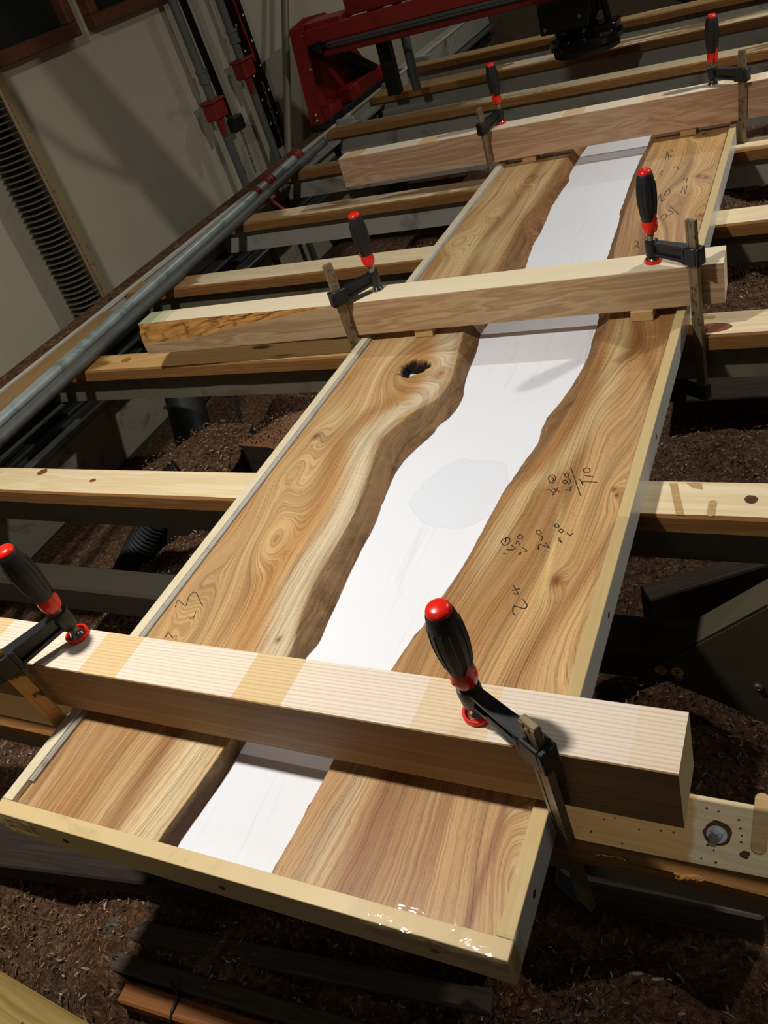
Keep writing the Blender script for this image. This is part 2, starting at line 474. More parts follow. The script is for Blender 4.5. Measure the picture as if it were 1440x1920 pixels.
def mk_tape(name, amp):
    t = NT(name)
    tr = t.add('ShaderNodeBsdfTransparent'); gl = t.add('ShaderNodeBsdfGlossy')
    gl.inputs['Roughness'].default_value = 0.07
    df = t.add('ShaderNodeBsdfDiffuse'); df.inputs[0].default_value = (0.8, 0.74, 0.55, 1)
    fr = t.add('ShaderNodeFresnel'); fr.inputs[0].default_value = 1.5
    v = t.coords('Object')
    bp = t.add('ShaderNodeBump'); t.link(t.noise(v, 20, 3, 0.5, 1.5), bp.inputs['Height']); bp.inputs['Distance'].default_value = amp
    bp.inputs['Strength'].default_value = 0.8
    t.link(bp.outputs[0], gl.inputs['Normal'])
    m1 = t.add('ShaderNodeMixShader'); m1.inputs[0].default_value = 0.05
    t.link(tr.outputs[0], m1.inputs[1]); t.link(df.outputs[0], m1.inputs[2])
    m2 = t.add('ShaderNodeMixShader'); t.link(t.math('ADD', t.math('MULTIPLY', fr.outputs[0], 1.1), 0.0, clamp=True), m2.inputs[0])
    t.link(m1.outputs[0], m2.inputs[1]); t.link(gl.outputs[0], m2.inputs[2])
    t.link(m2.outputs[0], t.n['Material Output'].inputs['Surface'])
    return t.m


MAT['tape'] = mk_tape('clear_tape', 0.006)
MAT['tape_flat'] = mk_tape('flat_tape', 0.0004)

# ------------------------------------------------------------------ setting
FLOOR_Z = -0.60
WX = -2.05


def structure(name, bm, m, loc):
    o = obj(name, bm, m, None, loc, world=True); o['kind'] = 'structure'; return o


bm = bmesh.new(); box(bm, (WX - 0.1, -1.2, FLOOR_Z - 0.05), (1.7, 6.4, FLOOR_Z))
structure('floor', bm, plain('concrete', (72, 66, 58), 0.85, var=0.2, sc=12), (0, 2, FLOOR_Z))
bm = bmesh.new(); box(bm, (WX - 0.12, -1.2, FLOOR_Z), (WX, 6.3, 2.4))
structure('wall_left', bm, MAT['wall'], (WX, 2, 0))
bm = bmesh.new(); box(bm, (WX, 6.2, FLOOR_Z), (1.7, 6.32, 2.4))
structure('wall_back', bm, plain('dark_boarding', (84, 72, 54), 0.8, var=0.25, sc=5), (0, 6.2, 0))
bm = bmesh.new(); box(bm, (WX, -0.2, -0.355), (WX + 0.016, 3.2, -0.335), 0.002)
structure('trim_1', bm, MAT['dark_brown_frame'], (WX, 1.5, -0.345))
bm = bmesh.new(); box(bm, (WX, -0.2, FLOOR_Z), (WX + 0.010, 3.2, -0.395), 0.002)
structure('baseboard_left', bm, plain('old_white_board', (176, 170, 150), 0.7, var=0.12, sc=6, dirt=(120, 100, 70), dsc=8), (WX, 1.5, -0.5))


def window(name, y0, y1, z0, z1):
    o = empty(name, (WX, (y0 + y1) / 2, z0)); o['kind'] = 'structure'
    t_ = 0.042
    for i, (lo, hi) in enumerate((((WX, y0, z0), (WX + 0.045, y1, z0 + t_)), ((WX, y0, z1 - t_), (WX + 0.045, y1, z1)),
                                  ((WX, y0, z0 + t_), (WX + 0.045, y0 + t_, z1 - t_)), ((WX, y1 - t_, z0 + t_), (WX + 0.045, y1, z1 - t_)))):
        b = bmesh.new(); box(b, lo, hi, 0.004); obj('frame_rail' if i < 2 else 'frame_stile', b, MAT['dark_brown_frame'], o, world=True)
    b = bmesh.new(); box(b, (WX + 0.004, y0 + t_, z0 + t_), (WX + 0.010, y1 - t_, z1 - t_)); obj('pane', b, MAT['pane'], o, world=True)
    return o


window('window_1', 1.60, 2.252, 0.660, 1.25)
window('window_2', 2.332, 2.98, 0.660, 1.25)

# ------------------------------------------------------------------ sawdust on the floor


def dust_h(x, y):
    h = -0.335 + 0.05 * mnoise.noise((x * 3.1, y * 3.1, 0.3)) + 0.035 * mnoise.noise((x * 8, y * 8, 4.1)) + 0.012 * mnoise.noise((x * 26, y * 26, 1.7))
    edge = min(1.0, max(0.0, (x + 1.55) / 0.35))
    h = (FLOOR_Z + 0.012) * (1 - edge) + h * edge
    near = min(1.0, max(0.0, (y + 0.35) / 0.3))
    return (FLOOR_Z + 0.012) * (1 - near) + h * near


def dust_mesh():
    bm = bmesh.new(); x0, x1, y0, y1, st = -2.0, 1.3, -0.6, 5.0, 0.022
    nx, ny = int((x1 - x0) / st), int((y1 - y0) / st)
    g = [[bm.verts.new((x0 + i * st, y0 + j * st, dust_h(x0 + i * st, y0 + j * st))) for i in range(nx + 1)] for j in range(ny + 1)]
    for j in range(ny):
        for i in range(nx): bm.faces.new((g[j][i], g[j][i + 1], g[j + 1][i + 1], g[j + 1][i]))
    return bm


o = obj('sawdust', dust_mesh(), MAT['sawdust'], None, (0, 1.5, -0.4), smooth=True, world=True)
tag(o, 'dark brown sawdust heaped over the floor beneath the bed slats', 'sawdust', kind='stuff')


def chips(name, spots, hfun, label, cols, group=None, parent=None, size=(0.004, 0.017)):
    vs, fs, cl = [], [], []
    for (x, y) in spots:
        z = hfun(x, y) + 0.003 + random.random() * 0.006
        L = random.uniform(*size); wd = L * random.uniform(0.05, 0.20); cv = random.uniform(-0.6, 0.9)
        R = Matrix.Rotation(random.uniform(0, 6.28), 3, 'Z') @ Matrix.Rotation(random.gauss(0, 0.45), 3, 'X') @ Matrix.Rotation(random.gauss(0, 0.45), 3, 'Y')
        c = random.choice(cols); k = random.uniform(0.6, 1.25); n0 = len(vs)
        for i in range(4):
            a = (i / 3 - 0.5)
            p = Vector((a * L, 0, L * cv * (a * a * 1.6)))
            for sgn in (-1, 1):
                q = R @ (p + Vector((0, sgn * wd * (1 - abs(a) * 0.7), 0)))
                vs.append((x + q.x, y + q.y, z + q.z)); cl.append((c[0] * k, c[1] * k, c[2] * k, 1))
        for i in range(3):
            b = n0 + 2 * i; fs.append((b, b + 1, b + 3, b + 2))
    me = bpy.data.meshes.new(name); me.from_pydata(vs, [], fs)
    a = me.color_attributes.new('tone', 'FLOAT_COLOR', 'POINT'); a.data.foreach_set('color', np.array(cl, 'f').ravel())
    me.materials.append(MAT['chips'])
    o = bpy.data.objects.new(name, me); COL.objects.link(o)
    if parent is not None:
        me.transform(parent.matrix_world.inverted()); o.parent = parent
        o['kind'] = 'stuff'
    else: tag(o, label, name.split('_')[1], kind='stuff')
    return o


CC = [lin(c) for c in ((126, 98, 72), (156, 126, 94), (104, 78, 56), (180, 156, 124), (96, 80, 66), (140, 98, 70), (164, 148, 130), (116, 84, 60), (84, 64, 48), (110, 66, 44))]
sp = []
while len(sp) < 110000:
    x, y = random.uniform(-1.6, 0.6), random.uniform(-0.4, 2.9)
    if mnoise.noise((x * 4, y * 4, 9)) > random.uniform(-0.75, 0.3): sp.append((x, y))
chips('wood_chips', sp, dust_h, 'brown wood chips strewn over the sawdust under the slats', CC, size=(0.0025, 0.008))
sp = []
while len(sp) < 4500:
    x, y = random.uniform(-1.5, 0.6), random.uniform(-0.4, 2.9)
    if mnoise.noise((x * 4, y * 4, 3)) > random.uniform(-0.4, 0.5): sp.append((x, y))
chips('wood_shavings', sp, dust_h, 'pale curled shavings scattered on top of the sawdust', [lin(c) for c in ((160, 142, 120), (140, 112, 82), (176, 164, 150), (120, 84, 58))], size=(0.006, 0.015))

# ------------------------------------------------------------------ the machine bed
bed = empty('sawmill_bed', (-1.79, 1.5, FLOOR_Z))
tag(bed, 'grey painted steel sawmill bed with long side rail and crossmembers', 'machine bed')
RX0, RX1 = -1.838, -1.75
bm = bmesh.new(); box(bm, (RX0, -0.6, -0.11), (RX1, 5.6, 0.0), 0.004)
rail = obj('side_rail', bm, MAT['grey_paint'], bed, world=True)
bm = bmesh.new(); box(bm, (RX1 - 0.006, -0.6, -0.005), (RX1 + 0.004, 5.6, 0.006), 0.001)
obj('rail_lip', bm, plain('rail_lip_paint', (196, 192, 176), 0.4, var=0.1, sc=20), bed, world=True)
bm = bmesh.new(); box(bm, (RX1, -0.6, -0.05), (RX1 + 0.06, 3.9, -0.036), 0.002)
obj('rail_ledge', bm, MAT['light_grey_paint'], bed, world=True)
bm = bmesh.new()
box(bm, (-1.775, -0.6, -0.205), (-1.755, 5.6, -0.06), 0.003)
box(bm, (-1.755, -0.6, -0.125), (-1.70, 5.6, -0.113), 0.003)
box(bm, (-1.755, -0.6, -0.170), (-1.725, 5.6, -0.160), 0.003)
box(bm, (-1.755, -0.6, -0.208), (-1.715, 5.6, -0.198), 0.003)
obj('lower_channel', bm, MAT['dark_steel'], bed, world=True)
# dust lying on the rail
bm = bmesh.new(); st = 0.012
ny, nx = int(4.6 / st), 5
g = []
for j in range(ny + 1):
    y = -0.4 + j * st; row = []
    for i in range(nx + 1):
        x = RX0 + 0.004 + i * 0.0125
        z = 0.0005 + max(0.0, 0.005 * math.sin(math.pi * i / nx) * (0.55 + 0.9 * mnoise.noise((x * 40, y * 9, 0)) + 0.5 * mnoise.noise((x * 90, y * 70, 3))))
        row.append(bm.verts.new((x, y, z)))
    g.append(row)
for j in range(ny):
    for i in range(nx): bm.faces.new((g[j][i], g[j][i + 1], g[j + 1][i + 1], g[j + 1][i]))
o = obj('rail_dust', bm, MAT['sawdust'], bed, world=True); o['kind'] = 'stuff'

MAT['shaded_paint'] = plain('shaded_paint', (112, 105, 86), 0.6, var=0.12, sc=8, dirt=(84, 66, 46), dsc=5)  # bed's grey paint darkened for shade on near crossmembers, with dirt flecks
# slats: (yl_front, yl_back, yr_front, yr_back) at x=-1.745 and x=+1.0, planed-from x, brown patches
SL = [
    (0.142, 0.230, 0.142, 0.226, -1.10, 0.35, 'pale pine bed slat nearest the camera, with bolt hole and stain with painted beam shade at right'),
    (0.664, 0.748, 0.656, 0.736, -1.36, 0.10, 'pale pine bed slat crossing under the middle of the near half of the tray'),
    (1.164, 1.248, 1.172, 1.262, -1.48, 0.42, 'pine bed slat beneath the middle clamping beam, large brown knot at right'),
    (1.648, 1.738, 1.674, 1.762, -1.45, 0.25, 'pine bed slat just beyond the middle clamping beam, its end past the steel pipes'),
    (2.147, 2.240, 2.137, 2.226, -1.42, 0.50, 'brown-edged pine bed slat beneath the far clamping beam'),
    (2.653, 2.720, 2.640, 2.712, -1.30, 0.55, 'pine bed slat mostly hidden behind the far clamping beam, by the red pipe jaws'),
    (3.170, 3.258, 3.090, 3.195, -1.10, 0.50, 'brown pine bed slat with free end beside the foot of the red gantry'),
    (3.668, 3.805, 3.575, 3.700, -1.05, 0.52, 'brown pine bed slat under the hanging black router head'),
    (4.166, 4.268, 4.080, 4.175, -0.6, 0.62, 'dim brown pine bed slat behind the black router head, farthest of the slats'),
]
XL, XR = -1.746, 1.0
for k, (a, b, c, d, pl, br, lab) in enumerate(SL):
    # crossmember under the slat
    bm = bmesh.new()
    off = 0.028
    n = 12
    zb_ = -0.107
    prism(bm, [(XL + 0.03, a + off, zb_), (XR, c + off, zb_), (XR, d - 0.005, zb_), (XL + 0.03, b - 0.005, zb_)], (0, 0, -0.0303 - zb_))
    obj('crossmember', bm, MAT['grey_paint'] if k > 3 else MAT['shaded_paint'], bed, world=True)
    if k >= 6:      # end plate with yellow sticker
        bm = bmesh.new(); box(bm, (XL + 0.00, b + 0.02, -0.105), (XL + 0.09, b + 0.035, 0.02), 0.003)
        obj('end_plate', bm, MAT['light_grey_paint'], bed, world=True)
        bm = bmesh.new(); box(bm, (XL + 0.070, b + 0.0185, -0.030), (XL + 0.086, b + 0.0202, 0.0))
        s = obj('number_sticker', bm, MAT['yellow_sticker'], bed, world=True); s['label'] = 'yellow sticker'
    # the slat
    loc = (0.0, (a + c) / 2, -0.03)
    sl = empty('bed_slat', loc)
    bm = bmesh.new()
    nseg = 34
    T = 0.030
    sec = []
    for i in range(nseg + 1):
        f = i / nseg; x = XL + (XR - XL) * f
        y0 = a + (c - a) * f; y1 = b + (d - b) * f
        j0 = 0.0022 * mnoise.noise((x * 7, k * 3.1, 0)); ch = 0.004 + 0.003 * max(0, mnoise.noise((x * 9, k * 5.7, 8)))
        if k == 0: ch = 0.010 + 0.004 * mnoise.noise((x * 14, 0.5, 8))
        ring = [(x, y0 + j0, -T), (x, y0 + j0, -ch), (x, y0 + j0 + ch, 0), (x, y1 - 0.003, 0), (x, y1, -0.003), (x, y1, -T)]
        sec.append([bm.verts.new(p) for p in ring])
    for i in range(nseg):
        for q in range(6):
            fc = bm.faces.new((sec[i][q], sec[i][(q + 1) % 6], sec[i + 1][(q + 1) % 6], sec[i + 1][q]))
            fc.material_index = 0 if q in (2, 3) else 1
    bm.faces.new(sec[0]).material_index = 1; bm.faces.new(sec[-1][::-1]).material_index = 1
    ob = obj('board', bm, [MAT['pine_top'], MAT['pine_side']], sl, world=True)
    ob.color = (pl + 2.0, br, 0.128 if k == 0 else (0.030 if k == 2 else 0.0), 1)  # third channel: edge of tan tint; nearest slat's mixes stain and beam shadow
    tag(sl, lab, 'slat', 'pine slats laid across the sawmill bed')
    SLOBJ = sl
    if k == 0: slat1 = sl
    if k == 1: slat2 = sl
    if k == 2: slat3 = sl


def disc(bm, c, rx, ry, z, th=0.0012, n=20, rough=0.0, mi=0):
    pts = []
    for i in range(n):
        a = 2 * math.pi * i / n; q = 1 + rough * mnoise.noise((math.cos(a) * 2 + c[0] * 9, math.sin(a) * 2, c[1] * 7))
        pts.append((c[0] + rx * q * math.cos(a), c[1] + ry * q * math.sin(a), z))
    prism(bm, pts, (0, 0, th), mi)


MAT['hole_dark'] = plain('hole_dark', (88, 52, 24), 0.85, var=0.5, sc=120, bump=0.8, dirt=(40, 24, 12), dsc=60)
MAT['groove'] = wood('groove', (196, 164, 112), (172, 134, 84), 0, 60, 0.1, 0.7, line=0.3)
HOLE1 = (0.149, 0.188)
KNOT1 = (0.175, 0.171)
SLOT1 = (0.1865, 0.207)
HOLE2 = (0.1425, 0.700)
NAILS = [[0.148, 0.211], [0.167, 0.206], [0.169, 0.197], [0.171, 0.19], [0.171, 0.183], [0.142, 0.173], [0.137, 0.212], [0.148, 0.169], [0.151, 0.157], [0.138, 0.158], [0.043, 0.178], [0.053, 0.182], [0.033, 0.162], [0.078, 0.175], [0.098, 0.178], [0.11, 0.179], [0.065, 0.156], [0.19, 0.18]]
# details of the near slat: counterbored bolt hole, nail holes, routed groove, knot
bm = bmesh.new(); disc(bm, HOLE1, 0.0125, 0.0125, -0.0002, 0.0007, 26, 0.25)
h = obj('bolt_hole', bm, MAT['hole_dark'], slat1, world=True)
bm = bmesh.new()
lathe(bm, [(0.0095, 0), (0.0095, 0.0012)], 22, Matrix.Translation((HOLE1[0], HOLE1[1] - 0.003, 0.0003)))
lathe(bm, [(0.0062, 0), (0.0062, 0.004), (0.0054, 0.005)], 6, Matrix.Translation((HOLE1[0], HOLE1[1] - 0.003, 0.0015)))
lathe(bm, [(0.0042, 0), (0.0036, 0.0012), (0, 0.0016)], 16, Matrix.Translation((HOLE1[0], HOLE1[1] - 0.003, 0.0065)))
obj('bolt', bm, plain('bright_bolt', (196, 200, 206), 0.3, 0.25, var=0.08), slat1, world=True, smooth=True)
bm = bmesh.new(); disc(bm, KNOT1, 0.0042, 0.0036, 0.0001, 0.0004, 14, 0.5); obj('knot', bm, MAT['hole_dark'], slat1, world=True)


def slot(bm, c, hx, hy, z, ang=0.0, th=0.0004):
    pts = []
    for i in range(10):
        t_ = math.pi * i / 9; pts.append((hx * math.cos(t_ + math.pi), -hy + hx * math.sin(t_ + math.pi)))
    for i in range(10):
        t_ = math.pi * i / 9; pts.append((hx * math.cos(t_), hy + hx * math.sin(t_)))
    ca, sa = math.cos(ang), math.sin(ang)
    prism(bm, [(c[0] + x * ca - y * sa, c[1] + x * sa + y * ca, z) for x, y in pts], (0, 0, th))


bm = bmesh.new(); slot(bm, SLOT1, 0.007, 0.026, 0.0001, 0.0); obj('routed_groove', bm, MAT['groove'], slat1, world=True)
bm = bmesh.new()
for (x, y) in NAILS: disc(bm, (x, y), random.uniform(0.0007, 0.0014), random.uniform(0.0006, 0.0011), 0.0001, 0.0003, 8, 0.6)
o = obj('nail_hole', bm, MAT['hole_dark'], slat1, world=True); o['kind'] = 'stuff'
# torn splinters on the near slat's front arris
bm = bmesh.new()
for (x, s) in ((0.055, 1.0), (0.128, 0.8)):
    for q in range(10):
        px = x + random.uniform(-0.012, 0.012) * s; r = random.uniform(0.0022, 0.0042) * s
        m_ = Matrix.Translation((px, 0.1415 - random.random() * 0.002, -0.005 - random.random() * 0.005)) @ Matrix.Rotation(random.uniform(-0.5, 0.5), 4, 'Y') @ Matrix.Diagonal((2.2, 1, 0.9, 1))
        bmesh.ops.create_icosphere(bm, subdivisions=1, radius=r, matrix=m_)
o = obj('splinter', bm, MAT['pine_side'], slat1, world=True); o['kind'] = 'stuff'
# the second slat: hole, saw mark, patches at right
bm = bmesh.new(); disc(bm, HOLE2, 0.0085, 0.009, 0.0001, 0.0004, 20, 0.3); obj('bolt_hole', bm, MAT['hole_dark'], slat2, world=True)
bm = bmesh.new(); prism(bm, [(0.030, 0.733, 0.0001), (0.041, 0.733, 0.0001), (0.060, 0.661, 0.0001), (0.049, 0.661, 0.0001)], (0, 0, 0.0003)); obj('saw_mark', bm, MAT['groove'], slat2, world=True)
bm = bmesh.new(); slot(bm, (0.094, 0.678), 0.0055, 0.012, 0.0001); obj('routed_groove', bm, MAT['groove'], slat2, world=True)
bm = bmesh.new(); prism(bm, [(0.052, 0.735, 0.0001), (0.074, 0.735, 0.0001), (0.078, 0.72, 0.0001), (0.064, 0.722, 0.0001)], (0, 0, 0.0003)); obj('saw_mark', bm, MAT['groove'], slat2, world=True)
for c, s in (((-1.275, 0.731), 0.014), ((-1.105, 0.706), 0.008)):
    bm = bmesh.new(); disc(bm, c, s, s * 0.75, 0.0001, 0.0004, 16, 0.3); obj('knot', bm, plain('knot_wood', (124, 70, 36), 0.6, var=0.4, sc=60), slat2, world=True)
bm = bmesh.new(); disc(bm, (0.048, 1.196), 0.026, 0.017, 0.0001, 0.0004, 22, 0.25); obj('knot', bm, plain('knot_red', (128, 66, 36), 0.6, var=0.45, sc=40), slat3, world=True)
bm = bmesh.new(); slot(bm, (0.020, 1.237), 0.0055, 0.018, 0.0001, math.pi / 2); obj('routed_groove', bm, MAT['groove'], slat3, world=True)
bm = bmesh.new(); disc(bm, (-1.405, 1.215), 0.016, 0.010, 0.0001, 0.0004, 16, 0.3); obj('knot', bm, plain('knot_tan', (160, 108, 54), 0.6, var=0.35, sc=50), slat3, world=True)

# lower crossmember and leg brace at right
bm = bmesh.new(); box(bm, (-1.70, 0.552, -0.235), (1.0, 0.622, -0.165), 0.006)
obj('lower_crossmember', bm, plain('dusty_olive', (60, 54, 40), 0.7, var=0.15, sc=10, dirt=(70, 52, 36), dsc=9), bed, world=True)
bm = bmesh.new()
poly = [(0.040, -0.176), (0.172, -0.050), (0.20, -0.032), (0.62, -0.032), (0.62, -0.34), (0.17, -0.285), (0.10, -0.247), (0.045, -0.222)]
prism(bm, [(x, 0.551, z) for x, z in poly], (0, -0.008, 0))
prism(bm, [(0.040, 0.60, -0.176), (0.172, 0.60, -0.050), (0.20, 0.60, -0.032), (0.20, 0.60, -0.040), (0.172, 0.60, -0.058), (0.042, 0.60, -0.184)], (0, -0.056, 0))
obj('brace_plate', bm, plain('brace_paint', (76, 70, 54), 0.5, var=0.12, sc=8), bed, world=True)


def glyph7(x, y, z, s):
    b = bmesh.new()
    pathtube(b, [(x - s * 0.5, y, z + s * 0.6), (x + s * 0.5, y, z + s * 0.65), (x + s * 0.15, y, z), (x - s * 0.05, y, z - s * 0.6)], s * 0.09, 5)
    pathtube(b, [(x - s * 0.3, y, z + s * 0.02), (x + s * 0.45, y, z + s * 0.1)], s * 0.07, 5)
    return b


for (x, z, y) in ((0.0535, -0.1945, 0.5425), (0.029, -0.2055, 0.5515)):
    bm = bmesh.new(); m = Matrix.Translation((x, y, z)) @ Matrix.Rotation(math.pi / 2, 4, 'X')
    lathe(bm, [(0.009, 0), (0.009, 0.0006)], 20, m)
    s = obj('number_sticker', bm, MAT['yellow_sticker'], bed, world=True); s['label'] = 'round yellow sticker with a 7'
    g7 = glyph7(x, y - 0.0008, z, 0.007); g7.transform(bed.matrix_world.inverted())
    n7 = obj('number', g7, MAT['pencil']); n7.parent = s
for (x, z) in ((0.055, -0.2075), (0.160, -0.206), (0.30, -0.21)):
    bm = bmesh.new(); m = Matrix.Translation((x, 0.543, z)) @ Matrix.Rotation(math.pi / 2, 4, 'X')
    lathe(bm, [(0.0066, 0), (0.0066, 0.001), (0.005, 0.0012), (0.005, 0.0035), (0.003, 0.0038), (0.0025, 0.002), (0, 0.002)], 16, m)
    obj('bolt', bm, MAT['zinc'], bed, world=True, smooth=True)

# plank lying along the rail
bm = bmesh.new(); box(bm, (-1.716, -0.4, 0.0005), (-1.640, 1.505, 0.013), 0.002)
tag(obj('plank', bm, MAT['tan_plank'], None, (-1.68, 0.5, 0.007), world=True), 'thin tan plank lying on the slats along the side rail, by the pipes', 'plank')

# galvanised pipe and pipe clamp lying on the slats
PR = 0.0162


def pipe(bm, p, q, r=PR, mi=0):
    rod(bm, p, q, r, 20, mi)


bm = bmesh.new()
p0, p1 = Vector((-1.440, -0.05, PR)), Vector((-1.650, 2.965, PR))
pipe(bm, p0, p1)
m, L = axis_mat(p0, p1)
lathe(bm, [(PR * 0.98, L - 0.001), (PR * 1.06, L + 0.001), (PR * 0.8, L + 0.004), (PR * 0.8, L - 0.02)], 20, m)
tag(obj('steel_pipe', bm, MAT['galvanised_dull'], None, (-1.55, 1.4, PR), smooth=True, world=True), 'dull grey steel pipe nearest the tray, lying across the slat ends', 'pipe')

pc = empty('pipe_clamp', (-1.62, 1.6, 0.0))
tag(pc, 'galvanised pipe clamp with red jaws lying along the side rail', 'pipe clamp')
bm = bmesh.new(); q0, q1 = Vector((-1.512, -0.05, PR + 0.0005)), Vector((-1.706, 2.84, PR + 0.0005)); pipe(bm, q0, q1)
obj('pipe', bm, MAT['galvanised'], pc, smooth=True, world=True)


def at_pipe(y):
    f = (y - q0.y) / (q1.y - q0.y); return q0.lerp(q1, f)


m, _ = axis_mat(q0, q1)


def jaw(y, big):
    p = at_pipe(y); mm = Matrix.Translation(p) @ m.to_3x3().to_4x4()
    bm = bmesh.new()
    lathe(bm, [(PR, -0.02), (0.026, -0.018), (0.027, -0.006), (0.022, 0.0), (0.022, 0.008), (0.028, 0.012), (0.028, 0.026), (PR, 0.030)], 18, mm)
    # jaw plate hanging beside the pipe and down between slats
    dx = 0.024
    prism(bm, [(p.x + 0.012, y - 0.012, 0.030), (p.x + 0.030, y - 0.012, 0.010), (p.x + 0.046, y - 0.012, -0.055 * big), (p.x + 0.03, y - 0.012, -0.06 * big), (p.x + 0.012, y - 0.012, 0.0)], (0, 0.016, 0))
    return obj('clamp_jaw', bm, MAT['red_cast'], pc, smooth=True, world=True)


jaw(2.80, 0.0); jaw(2.52, 1.0)
bm = bmesh.new()
p = at_pipe(2.40)
lathe(bm, [(PR, 0), (0.021, 0.002), (0.021, 0.03), (PR, 0.032)], 18, Matrix.Translation(p) @ m.to_3x3().to_4x4())
rod(bm, (p.x + 0.07, 2.40, -0.02), (p.x + 0.10, 2.405, -0.055), 0.006)
lathe(bm, [(0.012, 0), (0.012, 0.006), (0, 0.008)], 14, Matrix.Translation((p.x + 0.10, 2.405, -0.060)))
rod(bm, (p.x + 0.012, 2.41, 0.005), (p.x + 0.075, 2.40, -0.024), 0.007)
obj('clamp_screw', bm, MAT['red_cast'], pc, smooth=True, world=True)

# ------------------------------------------------------------------ the casting tray
MAT['end_top'] = plain('end_top', (212, 188, 138), 0.35, var=0.06, sc=22, dirt=(190, 162, 108), dsc=14)
TT = 0.0465
TX0, TX1, TY0, TY1 = -0.6595, 0.0, 0.0, 2.42
RT_ = 0.0165
tray = empty('casting_tray', ((TX0 + TX1) / 2, 1.2, 0.0))
tag(tray, 'long open casting tray with laminated rails and white floor holding two slabs', 'tray')
bm = bmesh.new(); box(bm, (TX0 + 0.001, TY0 + 0.001, 0.0004), (TX1 - 0.001, TY1 - 0.001, 0.012))
bp_ = obj('base_panel', bm, MAT['white_board'], tray, world=True); bp_['label'] = 'glossy white base panel'


def rail_box(name, lo, hi, top, side, out_faces, face=None):
    bm = bmesh.new(); box(bm, lo, hi, 0.0006)
    bmesh.ops.recalc_face_normals(bm, faces=bm.faces[:])
    for f in bm.faces:
        n = f.normal
        f.material_index = 0
        if abs(n.z) < 0.3: f.material_index = 1 if abs(n[out_faces]) > 0.6 else 2
    return obj(name, bm, [face or MAT['rail_wood'], side, top], tray, world=True)


rail_box('side_rail', (TX0, TY0 + 0.019, 0.0), (TX0 + RT_, TY1 - 0.018, TT), MAT['rail_wood'], MAT['laminate'], 0, MAT['rail_cream'])
rail_box('side_rail', (TX1 - RT_, TY0 + 0.019, 0.0), (TX1, TY1 - 0.018, TT), MAT['rail_wood'], MAT['laminate'], 0)
rail_box('end_rail', (TX0, TY0, 0.0), (TX1, TY0 + 0.0185, TT), MAT['block'], MAT['rail_front'], 1, MAT['end_top'])
rail_box('end_rail', (TX0, TY1 - 0.0175, 0.0), (TX1, TY1, TT), MAT['block'], MAT['rail_front'], 1)
# grey sealant bead along the left rail
bm = bmesh.new(); pts = [(TX0 + RT_ + 0.001 + 0.0006 * mnoise.noise((0, i * 0.9, 0)), 0.05 + i * 0.04, 0.0395) for i in range(58)]
pathtube(bm, pts, 0.0052, 8)
cb = obj('sealant_bead', bm, MAT['caulk'], tray, smooth=True, world=True); cb['label'] = 'grey sealant bead'
# screw holes
bm = bmesh.new()
for y in (0.075, 0.44, 0.82):
    lathe(bm, [(0.0042, 0), (0.0042, 0.0006), (0.0025, 0.0007), (0, 0.0003)], 14, Matrix.Translation((TX1 - 0.0001, y, 0.022)) @ Matrix.Rotation(math.pi / 2, 4, 'Y'))
for x in (-0.55, -0.32, -0.075):
    lathe(bm, [(0.0042, 0), (0.0042, 0.0006), (0.0025, 0.0007), (0, 0.0003)], 14, Matrix.Translation((x, TY0 + 0.0001, 0.022)) @ Matrix.Rotation(math.pi / 2, 4, 'X'))
o = obj('screw_hole', bm, MAT['hole_dark'], tray, world=True); o['kind'] = 'stuff'


def tape(x0, x1, y0, y1, z, wr=0.0012, seed=0, m='tape'):
    """clear tape folded over the top, crumpled"""
    bm = bmesh.new(); nx, ny = max(4, int((x1 - x0) / 0.004)), max(4, int((y1 - y0) / 0.004))
    g = [[bm.verts.new((x0 + (x1 - x0) * i / nx, y0 + (y1 - y0) * j / ny, z + wr * (0.8 + mnoise.noise((i * 0.35 + seed, j * 0.35, seed * 3.3)) + 0.5 * mnoise.noise((i * 1.1, j * 1.1, seed)))))
          for i in range(nx + 1)] for j in range(ny + 1)]
    for j in range(ny):
        for i in range(nx): bm.faces.new((g[j][i], g[j][i + 1], g[j + 1][i + 1], g[j + 1][i]))
    t_ = obj('packing_tape', bm, MAT[m], tray, smooth=True, world=True)
    t_['label'] = 'crumpled clear packing tape'
    return t_


tape(-0.140, 0.001, -0.001, 0.0225, TT + 0.0002, 0.0009, 1)
tape(-0.660, -0.590, -0.001, 0.024, TT + 0.0002, 0.0009, 5)
tape(-0.0215, 0.0003, 0.020, 0.60, TT + 0.0001, 0.00018, 8, 'tape_flat')


def tape_v(axis, c, u0, u1, z0, z1, seed, wr=0.0012):
    bm = bmesh.new(); nu, nz = max(4, int(abs(u1 - u0) / 0.004)), max(4, int((z1 - z0) / 0.004))
    g = []
    for j in range(nz + 1):
        row = []
        for i in range(nu + 1):
            u = u0 + (u1 - u0) * i / nu; z = z0 + (z1 - z0) * j / nz
            if j == 0: z += 0.006 * mnoise.noise((i * 0.5, seed, 0))
            o_ = c + (1 if axis == 0 else -1) * wr * (0.9 + mnoise.noise((i * 0.4, j * 0.4, seed)))
            row.append(bm.verts.new((o_, u, z) if axis == 0 else (u, o_, z)))
        g.append(row)
    for j in range(nz):
        for i in range(nu): bm.faces.new((g[j][i], g[j][i + 1], g[j + 1][i + 1], g[j + 1][i]))
    t_ = obj('packing_tape', bm, MAT['tape'], tray, smooth=True, world=True); t_['label'] = 'crumpled clear packing tape'


tape_v(0, 0.0002, 0.004, 0.030, 0.004, TT, 2)
tape_v(1, -0.0002, -0.150, 0.0, 0.020, TT, 3)
tape_v(1, -0.0002, -0.659, -0.60, 0.012, TT, 4)

